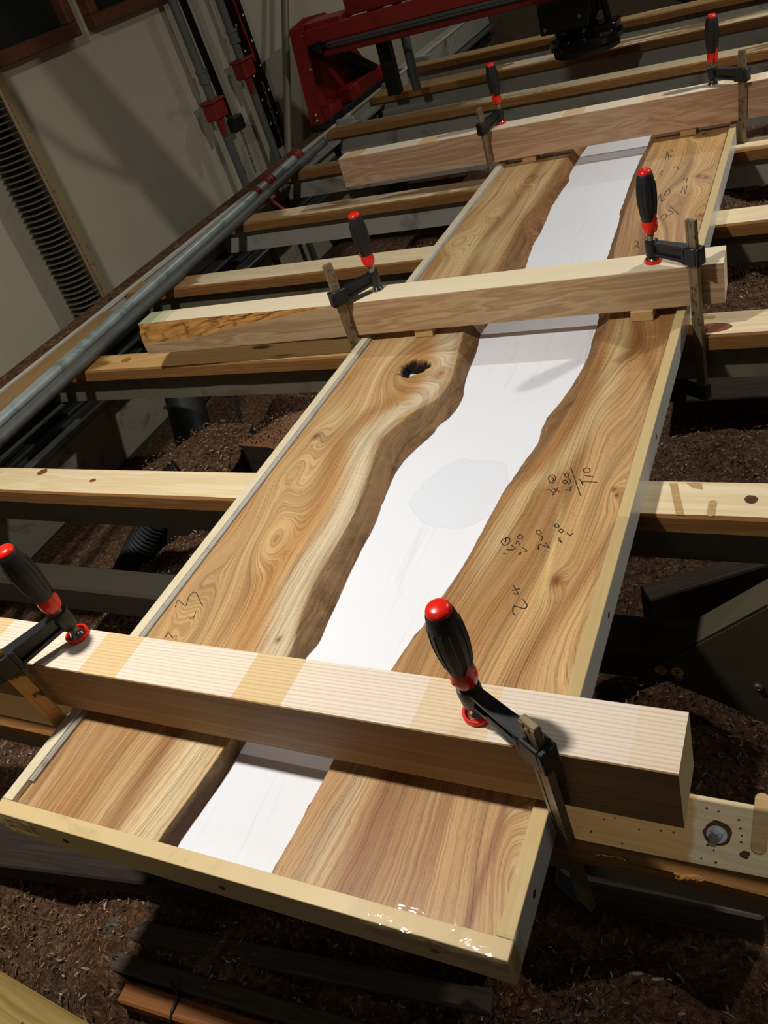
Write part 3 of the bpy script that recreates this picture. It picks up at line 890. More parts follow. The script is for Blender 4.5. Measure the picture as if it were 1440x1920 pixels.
# ------------------------------------------------------------------ the two live-edge slabs
LBOT = [(0.046, -0.4077), (0.104, -0.4014), (0.152, -0.4003), (0.18, -0.3985), (0.321, -0.3827), (0.351, -0.3765), (0.404, -0.3824), (0.477, -0.3898), (0.543, -0.3948), (0.593, -0.396), (0.66, -0.4068), (0.727, -0.4146), (0.765, -0.4125), (0.804, -0.401), (0.848, -0.3863), (0.874, -0.3855), (0.891, -0.3737), (0.925, -0.3677), (0.961, -0.368), (1.018, -0.3823), (1.065, -0.3889), (1.126, -0.3941), (1.199, -0.4089), (1.513, -0.3958), (1.632, -0.4106), (1.736, -0.4115), (1.828, -0.4192), (1.886, -0.4233), (1.984, -0.4221), (2.06, -0.4173), (2.116, -0.4286), (2.187, -0.4292), (2.261, -0.4298), (2.35, -0.4247)]
LTOP = [(0.036, -0.4143), (0.158, -0.4002), (0.309, -0.3901), (0.369, -0.4077), (0.435, -0.4205), (0.481, -0.422), (0.536, -0.4205), (0.587, -0.4231), (0.703, -0.444), (0.795, -0.463), (0.875, -0.4347), (0.926, -0.3974), (0.995, -0.3949), (1.075, -0.4122), (1.177, -0.4313), (1.504, -0.4399), (1.678, -0.456), (1.842, -0.4438), (2.029, -0.4465), (2.22, -0.4452)]
RBOT = [(0.042, -0.2788), (0.071, -0.2741), (0.11, -0.2711), (0.15, -0.2718), (0.179, -0.2716), (0.321, -0.2533), (0.37, -0.2458), (0.403, -0.2373), (0.457, -0.2309), (0.497, -0.2231), (0.554, -0.2173), (0.614, -0.2144), (0.661, -0.2115), (0.695, -0.2094), (0.716, -0.2039), (0.746, -0.2009), (0.819, -0.1872), (0.854, -0.1916), (0.893, -0.19), (0.952, -0.1761), (1.004, -0.1687), (1.052, -0.1639), (1.103, -0.1629), (1.164, -0.1682), (1.205, -0.1685), (1.534, -0.2106), (1.6, -0.2147), (1.712, -0.2194), (1.778, -0.2289), (1.906, -0.2345), (2.029, -0.2394), (2.148, -0.241), (2.23, -0.2369), (2.334, -0.2412)]
RTOP = [(0.032, -0.261), (0.164, -0.2545), (0.301, -0.2361), (0.472, -0.206), (0.663, -0.1925), (0.712, -0.17), (0.778, -0.1577), (0.853, -0.1467), (0.933, -0.1377), (0.989, -0.1377), (1.114, -0.1372), (1.176, -0.1365), (1.498, -0.1871), (1.706, -0.2008), (2.022, -0.2115), (2.235, -0.2096)]
HOLEL = (-0.4905, 1.037, 0.031, 0.033, -0.505, 1.050, 0.009)
W1 = [[(-0.1355, 0.6927), (-0.1317, 0.6993), (-0.1247, 0.6929), (-0.1248, 0.6821), (-0.1308, 0.6811), (-0.1355, 0.6927)], [(-0.1309, 0.6928), (-0.1267, 0.6899), (-0.1272, 0.6842)], [(-0.1318, 0.6615), (-0.1255, 0.663), (-0.118, 0.6537), (-0.1194, 0.6519)], [(-0.1226, 0.6673), (-0.1114, 0.6593)], [(-0.1144, 0.6689), (-0.118, 0.657)], [(-0.1134, 0.6998), (-0.1112, 0.7042), (-0.1067, 0.6999), (-0.1079, 0.6934), (-0.1134, 0.6998)], [(-0.112, 0.6847), (-0.1085, 0.6869), (-0.1049, 0.6828), (-0.1066, 0.6784), (-0.1115, 0.6825)], [(-0.106, 0.6935), (-0.1002, 0.685), (-0.1022, 0.6765)], [(-0.1035, 0.6651), (-0.095, 0.662), (-0.0977, 0.6682), (-0.0947, 0.6725)], [(-0.1067, 0.7166), (-0.0784, 0.6512)], [(-0.087, 0.7157), (-0.0807, 0.7171), (-0.0769, 0.7093), (-0.082, 0.7049), (-0.0866, 0.71), (-0.087, 0.7157)], [(-0.082, 0.6984), (-0.0699, 0.6966)], [(-0.088, 0.6897), (-0.0801, 0.6772), (-0.0827, 0.6834), (-0.0607, 0.6833)], [(-0.1463, 0.5563), (-0.1439, 0.5614), (-0.1391, 0.5579), (-0.1401, 0.5522), (-0.1458, 0.5544)], [(-0.1443, 0.5415), (-0.1443, 0.5489), (-0.1381, 0.5401)], [(-0.1329, 0.5351), (-0.125, 0.5292), (-0.1285, 0.5281)], [(-0.1349, 0.524), (-0.1327, 0.5206), (-0.1329, 0.526)], [(-0.1229, 0.5693), (-0.1201, 0.5733), (-0.1149, 0.568), (-0.1177, 0.564), (-0.1224, 0.5674)], [(-0.1173, 0.5622), (-0.1114, 0.5589), (-0.1108, 0.5515)], [(-0.1073, 0.5426), (-0.0967, 0.538), (-0.105, 0.5483)], [(-0.1132, 0.5367), (-0.1099, 0.5333), (-0.1122, 0.5404), (-0.1102, 0.5442)], [(-0.1, 0.5822), (-0.0989, 0.588), (-0.0935, 0.5834), (-0.0951, 0.5795), (-0.1, 0.5822)], [(-0.0919, 0.5733), (-0.0896, 0.5773), (-0.0855, 0.5738), (-0.0878, 0.5699), (-0.0919, 0.5733)], [(-0.0793, 0.5705), (-0.0745, 0.5653), (-0.0706, 0.57)], [(-0.0885, 0.555), (-0.082, 0.5501), (-0.0884, 0.5587)], [(-0.1249, 0.4525), (-0.1204, 0.4536), (-0.1153, 0.4569)], [(-0.1264, 0.4623), (-0.115, 0.447), (-0.1212, 0.448)], [(-0.1067, 0.4383), (-0.0981, 0.4282), (-0.1001, 0.4226), (-0.1075, 0.4239), (-0.1147, 0.4246), (-0.1129, 0.4138), (-0.1082, 0.4097)]]
W2 = [[(-0.6258, 0.3608), (-0.6307, 0.3753), (-0.6207, 0.3708), (-0.6093, 0.3666), (-0.6151, 0.3828), (-0.6138, 0.3936), (-0.6067, 0.3933), (-0.5938, 0.3815), (-0.5786, 0.3684)], [(-0.5859, 0.342), (-0.5805, 0.3463), (-0.5842, 0.3567)], [(-0.6035, 0.3026), (-0.6046, 0.3112), (-0.5978, 0.3086), (-0.5904, 0.3027)]]
W3 = [[(-0.156, 2.0293), (-0.1606, 2.1037), (-0.1485, 2.039)], [(-0.159, 2.0763), (-0.1429, 2.0559)], [(-0.1602, 2.117), (-0.1462, 2.0971)], [(-0.1288, 1.9674), (-0.1192, 1.9758), (-0.1136, 1.9489)], [(-0.1059, 1.9888), (-0.0978, 1.9915)], [(-0.1601, 1.9314), (-0.1534, 1.9592), (-0.1501, 1.9214)], [(-0.0868, 1.7887), (-0.0856, 1.827), (-0.0757, 1.7793), (-0.0786, 1.8356)], [(-0.0938, 1.8757), (-0.0845, 1.8836), (-0.0822, 1.8483)], [(-0.1344, 1.7567), (-0.1347, 1.8004), (-0.1259, 1.7538), (-0.1191, 1.7622)], [(-0.1253, 1.7916), (-0.1203, 1.8287), (-0.112, 1.7978), (-0.1202, 1.7843)], [(-0.1005, 1.7136), (-0.074, 1.6593)], [(-0.1144, 1.647), (-0.108, 1.6701), (-0.1005, 1.6577), (-0.1048, 1.6343)], [(-0.1036, 1.694), (-0.0893, 1.6742), (-0.0972, 1.6616)], [(-0.15, 1.5331), (-0.1448, 1.5363), (-0.1397, 1.5167), (-0.1448, 1.5135)], [(-0.1475, 1.4962), (-0.1421, 1.5083), (-0.1328, 1.497)], [(-0.1381, 1.5765), (-0.1275, 1.5455), (-0.1346, 1.5428)]]

ZT, ZB = 0.038, 0.0125


def smooth_interp(pts):
    a = np.array(sorted(pts)); return lambda y: np.interp(y, a[:, 0], a[:, 1])


def slab(name, xo, tops, bots, side, bumps, tonef, loc, label, hole=None):
    ft, fb = smooth_interp(tops), smooth_interp(bots)
    ys = np.arange(0.0192, 2.40, 0.0034); ny = len(ys)
    sm = np.ones(5) / 5
    pad = lambda v: np.convolve(np.pad(v, 2, 'edge'), sm, 'valid')
    xt, xb = pad(ft(ys)), pad(fb(ys))
    wig = np.array([0.0011 * mnoise.noise((y * 60, side * 5, 0)) + 0.0012 * mnoise.noise((y * 22, side * 3, 2)) for y in ys])
    xb = xb + wig
    if side > 0: xt = np.minimum(xt, xb - 0.003)
    else: xt = np.maximum(xt, xb + 0.003)
    NT_, NB = 84, 12
    u = np.linspace(0, 1, NT_)
    Xt = xo + (xt[:, None] - xo) * u[None, :]
    v = np.linspace(0, 1, NB + 1)[1:]
    Xb = xt[:, None] + (xb - xt)[:, None] * (0.25 * v + 0.75 * v ** 1.5)[None, :]
    X = np.concatenate([Xt, Xb], 1); Y = np.repeat(ys[:, None], X.shape[1], 1)
    Zb = ZT - (ZT - ZB) * (v ** 1.25)[None, :]
    Z = np.concatenate([np.full_like(Xt, ZT), np.repeat(Zb, ny, 0)], 1)
    nn = X.shape[1]
    # rough bevel
    rough = np.zeros_like(X)
    for j in range(ny):
        for i in range(NT_, nn - 1):
            rough[j, i] = 0.0022 * mnoise.noise((X[j, i] * 90, Y[j, i] * 45, side)) + 0.0014 * mnoise.noise((X[j, i] * 200, Y[j, i] * 140, side))
    Z += rough
    D = np.zeros_like(X); D[:, NT_:] = np.clip(np.linspace(0.35, 1, NB), 0, 1)
    # distance in from the live edge
    E_ = np.abs(xt[:, None] - X); E_[:, NT_:] = -np.abs(X[:, NT_:] - xt[:, None])
    # grain field
    edge_s = np.convolve(np.pad(xt, 30, 'edge'), np.ones(61) / 61, 'valid'); mean = edge_s.mean()
    wgt = np.exp(-np.maximum(E_, 0) / 0.16)
    G = X - (edge_s[:, None] - mean) * wgt * 0.9
    G = G + 0.006 * np.sin(Y * 5.0 + X * 9) + 0.004 * np.sin(Y * 13 + 1.3 + X * 25)
    for (cx, cy, sx, sy, A, ang) in bumps:
        ca, sa = math.cos(ang), math.sin(ang)
        dx = (X - cx) * ca + (Y - cy) * sa; dy = -(X - cx) * sa + (Y - cy) * ca
        G = G + A * np.exp(-((dx / sx) ** 2 + (dy / sy) ** 2))
    C = tonef(X, Y, E_, G)
    keep = np.ones((ny - 1, nn - 1), bool)
    if hole:
        hx, hy, rx, ry, gx, gy, gr = hole
        ang = np.arctan2(Y - hy, X - hx)
        rad = np.sqrt(((X - hx) / rx) ** 2 + ((Y - hy) / ry) ** 2) / (1 + 0.10 * np.sin(3 * ang + 1) + 0.07 * np.sin(7 * ang) + 0.05 * np.sin(13 * ang + 2))
        ins = rad < 1
        dep = np.clip((1 - rad) / 0.22, 0, 1)
        nz = np.array([[mnoise.noise((a * 130, b * 130, 2)) for a, b in zip(ra, rb)] if True else 0 for ra, rb in zip(X[:, :], Y[:, :])]) if False else None
        for j, i in zip(*np.where(ins)):
            Z[j, i] = ZT - (ZT - ZB - 0.001) * dep[j, i] + (0.006 * mnoise.noise((X[j, i] * 150, Y[j, i] * 150, 2)) if dep[j, i] > 0.3 else 0)
            k_ = dep[j, i]
            dark = np.array(lin((40, 28, 18))) * (0.5 + 0.8 * abs(mnoise.noise((X[j, i] * 90, Y[j, i] * 90, 7))))
            C[j, i] = C[j, i] * (1 - min(1, k_ * 5)) + dark * min(1, k_ * 5)  # hole walls darken with depth, shade put into the colour
            D[j, i] = max(D[j, i], 0.8 * k_)
        Xm = (X[:-1, :-1] + X[1:, 1:]) / 2; Ym = (Y[:-1, :-1] + Y[1:, 1:]) / 2
        am = np.arctan2(Ym - gy, Xm - gx)
        keep = ~((((Xm - gx) / gr) ** 2 + ((Ym - gy) / (gr * 0.75)) ** 2) < 1 + 0.25 * np.sin(4 * am))
        rim = np.exp(-((rad - 1.0) / 0.35) ** 2) * (rad >= 1)
        C = C * (1 - 0.45 * rim[..., None]) + np.array(lin((196, 150, 84))) * 0.45 * rim[..., None]
    # faces: top grid, then outer side wall and underside edge
    idx = np.arange(ny * nn).reshape(ny, nn)
    F = np.stack([idx[:-1, :-1], idx[:-1, 1:], idx[1:, 1:], idx[1:, :-1]], -1)[keep].reshape(-1, 4)
    V = np.stack([X, Y, Z], -1).reshape(-1, 3)
    # walls at the outer side and both ends
    base = V.copy(); base[:, 2] = ZB
    def wall(loop):
        nonlocal V, F, C, D, G
        n0 = len(V); b = V[loop].copy(); b[:, 2] = ZB - 0.0002
        V = np.concatenate([V, b]); extra.append(loop)
        k = np.arange(len(loop) - 1)
        F = np.concatenate([F, np.stack([loop[k], loop[k + 1], n0 + k + 1, n0 + k], -1)])
    extra = []
    for lp in (idx[:, 0], idx[0, :], idx[-1, :]): wall(lp)
    ex = np.concatenate(extra)
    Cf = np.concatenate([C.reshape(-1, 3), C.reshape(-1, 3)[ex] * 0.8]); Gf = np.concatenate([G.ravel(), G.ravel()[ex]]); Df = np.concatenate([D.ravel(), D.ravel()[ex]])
    if side < 0: F = F[:, ::-1]
    V = V - np.array(loc)
    me = bpy.data.meshes.new(name); me.from_pydata(V.tolist(), [], F.tolist())
    a = me.attributes.new('grain', 'FLOAT', 'POINT'); a.data.foreach_set('value', Gf.astype('f'))
    a = me.attributes.new('dirt', 'FLOAT', 'POINT'); a.data.foreach_set('value', Df.astype('f'))
    a = me.color_attributes.new('tone', 'FLOAT_COLOR', 'POINT')
    a.data.foreach_set('color', np.concatenate([np.clip(Cf, 0, 1), np.ones((len(Cf), 1))], 1).astype('f').ravel())
    me.materials.append(MAT['slab']); me.polygons.foreach_set('use_smooth', [True] * len(me.polygons))
    try: me.set_sharp_from_angle(angle=math.radians(50))
    except Exception: pass
    e = empty(name, loc); tag(e, label, 'wood slab')
    o = bpy.data.objects.new('board', me); COL.objects.link(o); o.parent = e
    bpy.context.view_layer.update()
    return e


def L3(c): return np.array(lin(c))


def bl(C, m, c): return C * (1 - m[..., None]) + L3(c) * m[..., None]


def gs(d, s): return np.exp(-(d / s) ** 2)


def npnoise(X, Y, k, ky, seed):
    """cheap smooth pseudo-noise in 0..1"""
    r = np.random.default_rng(seed); acc = 0
    for _ in range(7):
        a, b, p = r.normal(0, k), r.normal(0, ky), r.uniform(0, 6.28)
        acc = acc + np.sin(a * X + b * Y + p)
    return 0.5 + acc / 9.0


def tone_left(X, Y, E_, G):
    C = np.ones(X.shape + (3,)) * L3((208, 171, 120))
    n1 = npnoise(G, Y, 34, 3.5, 1); n2 = npnoise(G, Y, 90, 5, 2); n3 = npnoise(X, Y, 14, 9, 3)
    C = bl(C, np.clip((n1 - 0.5) * 2.2, 0, 0.85), (160, 112, 62))
    C = bl(C, np.clip((0.42 - n1) * 2.5, 0, 0.8), (224, 192, 142))
    C = bl(C, np.clip((n3 - 0.62) * 1.8, 0, 0.5), (182, 128, 74))
    C = bl(C, np.clip((n2 - 0.66) * 2.2, 0, 0.5), (146, 98, 54))
    far = np.clip((Y - 1.25) / 0.2, 0, 1)
    near = np.clip((0.26 - Y) / 0.1, 0, 1)
    mid = (1 - far) * (1 - near)
    # pale sapwood band, ambrosia brown beside it
    w0 = 0.026 + 0.006 * np.sin(Y * 7 + 1) + 0.004 * np.sin(Y * 17)
    sap = np.clip(1.5 - np.abs(E_ - w0) / 0.022, 0, 1) * mid
    C = bl(C, sap * 0.95, (220, 202, 168))
    C = bl(C, gs(E_ - w0 - 0.055, 0.024) * mid * 0.6, (172, 118, 62))
    C = bl(C, gs(E_ - w0 + 0.022, 0.008) * mid * 0.35, (150, 126, 96))
    inn = np.clip((0.003 - E_) / 0.006, 0, 1) * mid
    C = bl(C, inn * 0.85, (142, 108, 68))
    # front end
    C = bl(C, gs(X + 0.487, 0.014) * near * 0.85, (152, 106, 62))
    C = bl(C, gs(X + 0.56, 0.018) * near * 0.45, (166, 116, 68))
    C = bl(C, gs(X + 0.436, 0.024) * near * 0.85, (226, 206, 164))
    C = bl(C, np.clip((0.002 - E_) / 0.004, 0, 1) * near * 0.9, (98, 64, 34))
    # far end
    C = bl(C, gs(E_ - 0.045, 0.020) * far * 0.7, (206, 176, 128))
    C = bl(C, gs(E_ - 0.075, 0.016) * far * 0.7, (144, 104, 62))
    C = bl(C, np.clip((0.012 - E_) / 0.012, 0, 1) * far * 0.7, (150, 104, 52))
    C = bl(C, np.clip((-0.002 - E_) / 0.012, 0, 1) * mid * 0.4, (108, 80, 50))
    # burl and knots
    for cx, cy, s, c, k in ((-0.61, 1.655, 0.030, (222, 190, 128), 0.7), (-0.433, 1.746, 0.018, (150, 104, 60), 0.7), (-0.425, 1.01, 0.012, (160, 98, 52), 0.8), (-0.60, 0.805, 0.007, (92, 58, 30), 0.9),
                            (-0.585, 0.86, 0.030, (216, 190, 140), 0.6), (-0.50, 1.04, 0.050, (176, 128, 78), 0.5), (-0.42, 0.325, 0.004, (84, 56, 34), 0.9),
                            (-0.40, 1.075, 0.006, (90, 60, 36), 0.8), (-0.545, 1.60, 0.05, (226, 200, 140), 0.5), (-0.60, 1.78, 0.04, (218, 180, 112), 0.5)):
        C = bl(C, np.exp(-(((X - cx) / s) ** 2 + ((Y - cy) / (s * 1.7)) ** 2)) * k, c)
    return C


bumpsL = [(-0.600, 0.690, 0.030, 0.075, 0.062, 0.0), (-0.545, 0.530, 0.034, 0.080, 0.066, 0.15), (-0.575, 0.605, 0.022, 0.040, 0.030, 0.0), (-0.615, 0.42, 0.03, 0.07, 0.03, 0),
          (-0.490, 1.036, 0.060, 0.085, 0.110, 0.0), (-0.420, 1.01, 0.018, 0.022, 0.030, 0), (-0.436, 0.90, 0.030, 0.06, -0.035, 0.3), (-0.602, 0.806, 0.020, 0.05, 0.030, 0), (-0.56, 0.30, 0.03, 0.09, -0.03, 0.2),
          (-0.612, 1.655, 0.032, 0.060, 0.085, 0), (-0.57, 1.83, 0.03, 0.09, 0.05, 0), (-0.433, 1.746, 0.022, 0.05, 0.05, 0), (-0.54, 2.05, 0.04, 0.10, 0.06, 0), (-0.58, 0.08, 0.05, 0.3, -0.015, 0)]
left = slab('elm_slab', TX0 + RT_ + 0.0012, LTOP, LBOT, 1, bumpsL, tone_left, (-0.53, 1.2, 0.02),
            'left live-edge slab, pale sapwood band and open knot hole, in the tray', hole=HOLEL)


def tone_right(X, Y, E_, G):
    C = np.ones(X.shape + (3,)) * L3((203, 162, 110))
    n1 = npnoise(G, Y, 44, 2.6, 11); n2 = npnoise(G, Y, 110, 4, 12); n3 = npnoise(X, Y, 20, 5, 13)
    C = bl(C, np.clip((n1 - 0.52) * 2.2, 0, 0.8), (160, 112, 64))
    C = bl(C, np.clip((0.42 - n1) * 2.4, 0, 0.7), (216, 178, 124))
    C = bl(C, np.clip((n2 - 0.62) * 2.0, 0, 0.5), (140, 92, 54))
    far = np.clip((Y - 1.25) / 0.25, 0, 1); near = np.clip((0.24 - Y) / 0.1, 0, 1); mid = (1 - far) * (1 - near)
    C = bl(C, np.clip(1.2 - np.abs(E_ - 0.036 - 0.010 * np.sin(Y * 9)) / 0.022, 0, 1) * np.clip((Y - 0.42) / 0.12, 0, 1) * (1 - far) * 0.7, (218, 192, 142))
    C = bl(C, np.clip((Y - 1.02) / 0.1, 0, 1) * (1 - far) * gs(X + 0.035, 0.035) * 0.75, (150, 100, 52))
    C = bl(C, gs(X + 0.045 + 0.05 * np.sin(Y * 5.5 + 0.6), 0.012) * mid * 0.6, (150, 100, 58))
    C = bl(C, np.clip((0.004 - E_) / 0.014, 0, 1) * 0.6, (150, 112, 70))
    C = bl(C, gs(X + 0.215, 0.016) * near * 0.75, (222, 192, 146))
    C = bl(C, gs(X + 0.178, 0.014) * near * 0.7, (152, 102, 62))
    C = bl(C, gs(X + 0.11, 0.010) * near * 0.55, (158, 106, 66))
    C = bl(C, gs(X + 0.047, 0.005) * near * 0.8, (140, 84, 56))
    C = bl(C, gs(X + 0.02, 0.02) * near * 0.5, (214, 176, 122))
    C = bl(C, far * np.clip((n3 - 0.5) * 1.4, 0, 0.6), (206, 164, 96))
    for cx, cy, s, c, k in ((-0.072, 0.476, 0.009, (138, 72, 38), 0.95), (-0.034, 0.668, 0.004, (96, 54, 28), 0.9), (-0.028, 0.655, 0.003, (96, 54, 28), 0.9), (-0.058, 1.886, 0.010, (104, 70, 38), 0.8), (-0.040, 1.87, 0.008, (104, 70, 38), 0.8),
                            (-0.024, 1.664, 0.022, (214, 170, 90), 0.7), (-0.026, 1.64, 0.008, (110, 66, 26), 0.8), (-0.109, 2.21, 0.008, (70, 46, 28), 0.9), (-0.080, 2.20, 0.006, (84, 56, 34), 0.9),
                            (-0.152, 0.90, 0.010, (88, 62, 40), 0.7)):
        C = bl(C, np.exp(-(((X - cx) / s) ** 2 + ((Y - cy) / (s * 1.5)) ** 2)) * k, c)
    C = bl(C, gs(X + 0.085 + 0.10 * (Y - 0.47), 0.004) * np.clip((0.66 - Y) / 0.05, 0, 1) * np.clip((Y - 0.42) / 0.04, 0, 1) * 0.7, (226, 200, 134))
    return C


bumpsR = [(-0.072, 0.476, 0.014, 0.030, 0.022, 0), (-0.030, 0.663, 0.014, 0.035, 0.016, 0), (-0.052, 1.878, 0.018, 0.05, 0.04, 0), (-0.024, 1.655, 0.024, 0.05, 0.06, 0), (-0.100, 2.205, 0.02, 0.05, 0.05, 0),
          (-0.09, 0.85, 0.04, 0.14, 0.030, 0.2), (-0.06, 1.08, 0.03, 0.10, -0.035, 0.2), (-0.03, 0.09, 0.03, 0.10, 0.035, 0.3), (-0.11, 1.75, 0.03, 0.12, 0.04, 0), (-0.12, 0.62, 0.04, 0.16, -0.02, 0), (-0.04, 0.36, 0.05, 0.14, 0.03, -0.2)]
right = slab('elm_slab', TX1 - RT_ - 0.0004, RTOP, RBOT, -1, bumpsR, tone_right, (-0.12, 1.2, 0.02),
             'right live-edge slab with pencilled figures, in the tray beside the white channel')


def strokes(name, polys, par, z, r, m, lab):
    bm = bmesh.new()
    for pl in polys:
        pts = [Vector((x, y, z)) for x, y in pl]
        out = []
        n = len(pts)
        for i in range(n - 1):
            p0 = pts[max(0, i - 1)]; p1 = pts[i]; p2 = pts[i + 1]; p3 = pts[min(n - 1, i + 2)]
            for s_ in range(5):
                t_ = s_ / 5
                out.append(0.5 * ((2 * p1) + (p2 - p0) * t_ + (2 * p0 - 5 * p1 + 4 * p2 - p3) * t_ ** 2 + (3 * p1 - p0 - 3 * p2 + p3) * t_ ** 3))
        out.append(pts[-1])
        for a, b in zip(out, out[1:]):
            d = (b - a)
            if d.length < 1e-6: continue
            t_ = d.normalized() * r * 0.4; s_ = Vector((-d.y, d.x, 0)).normalized() * r
            vs = [bm.verts.new(q) for q in (a - t_ - s_, b + t_ - s_, b + t_ + s_, a - t_ + s_)]
            bm.faces.new(vs)
    o = obj(name, bm, m, par, world=True); o['kind'] = 'stuff'; o['label'] = lab
    return o


W1 += [[(-0.1619, 0.5536), (-0.1669, 0.5464), (-0.1613, 0.5379), (-0.1554, 0.5417), (-0.1559, 0.5518), (-0.1619, 0.5536), (-0.1598, 0.5436)], [(-0.1507, 0.5388), (-0.1429, 0.5328), (-0.148, 0.5291), (-0.1543, 0.5296)], [(-0.1566, 0.5218), (-0.1523, 0.52)]]
strokes('pencil_marking', W1, right, 0.0385, 0.00062, MAT['pencil'], 'pencilled figures')
strokes('pencil_marking', W3, right, 0.0385, 0.00065, MAT['pencil'], 'pencilled figures')
strokes('pencil_marking', W2, left, 0.0385, 0.0005, MAT['pencil'], 'pencil squiggle')
SPACERS = [
    (-0.514, 1.160, 0.06, 'small spacer block under the middle beam on the left slab, above the knot hole'),
    (-0.075, 1.166, 0.06, 'small spacer block under the middle beam on the right slab'),
    (-0.561, 2.194, 0.05, 'small spacer block under the far beam on the left slab'),
    (-0.121, 2.204, 0.05, 'small spacer block under the far beam on the right slab'),
    (-0.52, 0.166, 0.045, 'small spacer block hidden in shadow under the nearest beam, left slab'),
    (-0.12, 0.164, 0.045, 'small spacer block hidden in shadow under the nearest beam, right slab'),
]
CLAMPS = [
    ('A', (-0.6272, 0.2073, 0.1408), (-0.48, -0.8732, -0.0848), (0.0044, -0.0991, 0.9951), 0.0578, 0.0372, 0.07, -0.307, True, 'black bar clamp with red-rimmed pad at left end of the nearest beam'),
    ('B', (-0.0637, 0.182, 0.1408), (0.8606, -0.5067, -0.0509), (0.0097, -0.0837, 0.9964), 0.0534, 0.0358, 0.0761, -0.307, True, 'black bar clamp with big red-tipped handle at right of the nearest beam'),
    ('C', (-0.613, 1.2036, 0.1325), (-0.6286, -0.777, -0.0323), (-0.0054, -0.0371, 0.9993), 0.057, 0.0290, 0.0996, -0.2475, False, 'black bar clamp with plain chrome pad at left of the middle beam'),
    ('D', (-0.0545, 1.2101, 0.1325), (0.8554, -0.5179, 0.0089), (-0.0115, -0.002, 0.9999), 0.0548, 0.0270, 0.0877, -0.2470, True, 'black bar clamp with red-rimmed pad at right of the middle beam'),
    ('E', (-0.6404, 2.2401, 0.1475), (-0.3145, -0.947, -0.0654), (0.0157, -0.0741, 0.9971), 0.0566, 0.0280, 0.0794, -0.262, True, 'black bar clamp with red-rimmed pad at left of the far beam'),
    ('F', (-0.0581, 2.2409, 0.1475), (0.852, -0.5227, -0.03), (0.0211, -0.0229, 0.9995), 0.0545, 0.0285, 0.0821, -0.262, False, 'black bar clamp with plain chrome pad at right of the far beam'),
]
TIMBERS = [
    ('old_timber', (-0.06, 0.266, -0.318), 0.49, 0.072, 0.068, 0.03, MAT['old_timber'], 'weathered dark squared timber below the nearest slat, right of the tray'),
    ('old_timber', (0.196, 0.830, -0.310), 0.50, 0.04, 0.11, 0.54, MAT['old_timber'], 'grey weathered board on edge, slanting behind the bolted brace plate at right'),
    ('dark_timber', (-0.66, 0.110, -0.292), 1.10, 0.080, 0.042, 0.14, MAT['dark_timber'], 'long dark timber under the near left corner of the tray'),
    ('grey_batten', (-0.41, 0.052, -0.318), 0.60, 0.030, 0.014, 0.10, MAT['old_timber'], 'grey dusty batten with square end below the front rail, upper of two'),
    ('grey_batten', (-0.38, -0.004, -0.322), 0.58, 0.026, 0.014, 0.05, MAT['old_timber'], 'grey dusty batten below the front rail, lower one, above the orange batten'),
    ('orange_batten', (-0.355, -0.036, -0.338), 0.54, 0.030, 0.026, 0.05, MAT['orange_timber'], 'bright orange wooden batten with dark strap lying in the shadow below the tray'),
    ('treated_timber', (-0.90, -0.155, -0.292), 0.60, 0.14, 0.042, -0.085, MAT['treated_timber'], 'yellow-green treated timber with stamped mark in the bottom left corner'),
    ('dark_board', (0.42, 1.52, -0.325), 0.95, 0.16, 0.03, 0.06, MAT['dark_timber'], 'dusty dark board half buried in sawdust at the right, beyond the second slat'),
]

# ------------------------------------------------------------------ clamping beams on spacer blocks
ZS = 0.058


def beam(name, ends, h, wd, mats, label, wane=None):
    """ends: (xl, yl_front), (xr, yr_front)"""
    (xl, yl), (xr, yr) = ends
    yaw = math.atan2(yr - yl, xr - xl)
    # object origin at world x = 0 on the front-bottom edge line
    y0 = yl + (0 - xl) * math.tan(yaw)
    bm = bmesh.new()
    n = 60; sec = []
    for i in range(n + 1):
        f = i / n; x = (xl + (xr - xl) * f) / math.cos(yaw)
        hc = 0.0012; dc = 0.0012
        if wane:
            wv = wane(x); hc = max(hc, wv); dc = max(dc, wv * 0.28)
        ring = [(x, 0, 0), (x, 0, h - hc)]
        for q in range(1, 6):
            a = q / 6; bump = (0.006 * mnoise.noise((x * 40, a * 3, 1)) + 0.004 * mnoise.noise((x * 110, a * 6, 4))) * min(1, hc / 0.02) if hc > 0.003 else 0
            ring.append((x, dc * a - bump, h - hc + hc * a))
        ring += [(x, dc, h), (x, wd - 0.001, h), (x, wd, h - 0.001), (x, wd, 0)]
        sec.append([bm.verts.new(p) for p in ring])
    m = len(sec[0])
    for i in range(n):
        for q in range(m):
            r = (q + 1) % m
            fc = bm.faces.new((sec[i][q], sec[i][r], sec[i + 1][r], sec[i + 1][q]))
            fc.material_index = 0 if q in (7, 8) else 1
            if wane and 1 <= q <= 6 and wane(sec[i][0].co.x) > 0.004: fc.material_index = 3
    for s_ in (sec[0], sec[-1]): bm.faces.new(s_).material_index = 2
    o = obj(name, bm, mats, None)
    o.location = (0, y0, ZS); o.rotation_euler = (0, 0, yaw)
    tag(o, label, 'beam', 'squared beams clamped across the tray')
    bpy.context.view_layer.update()
    return o


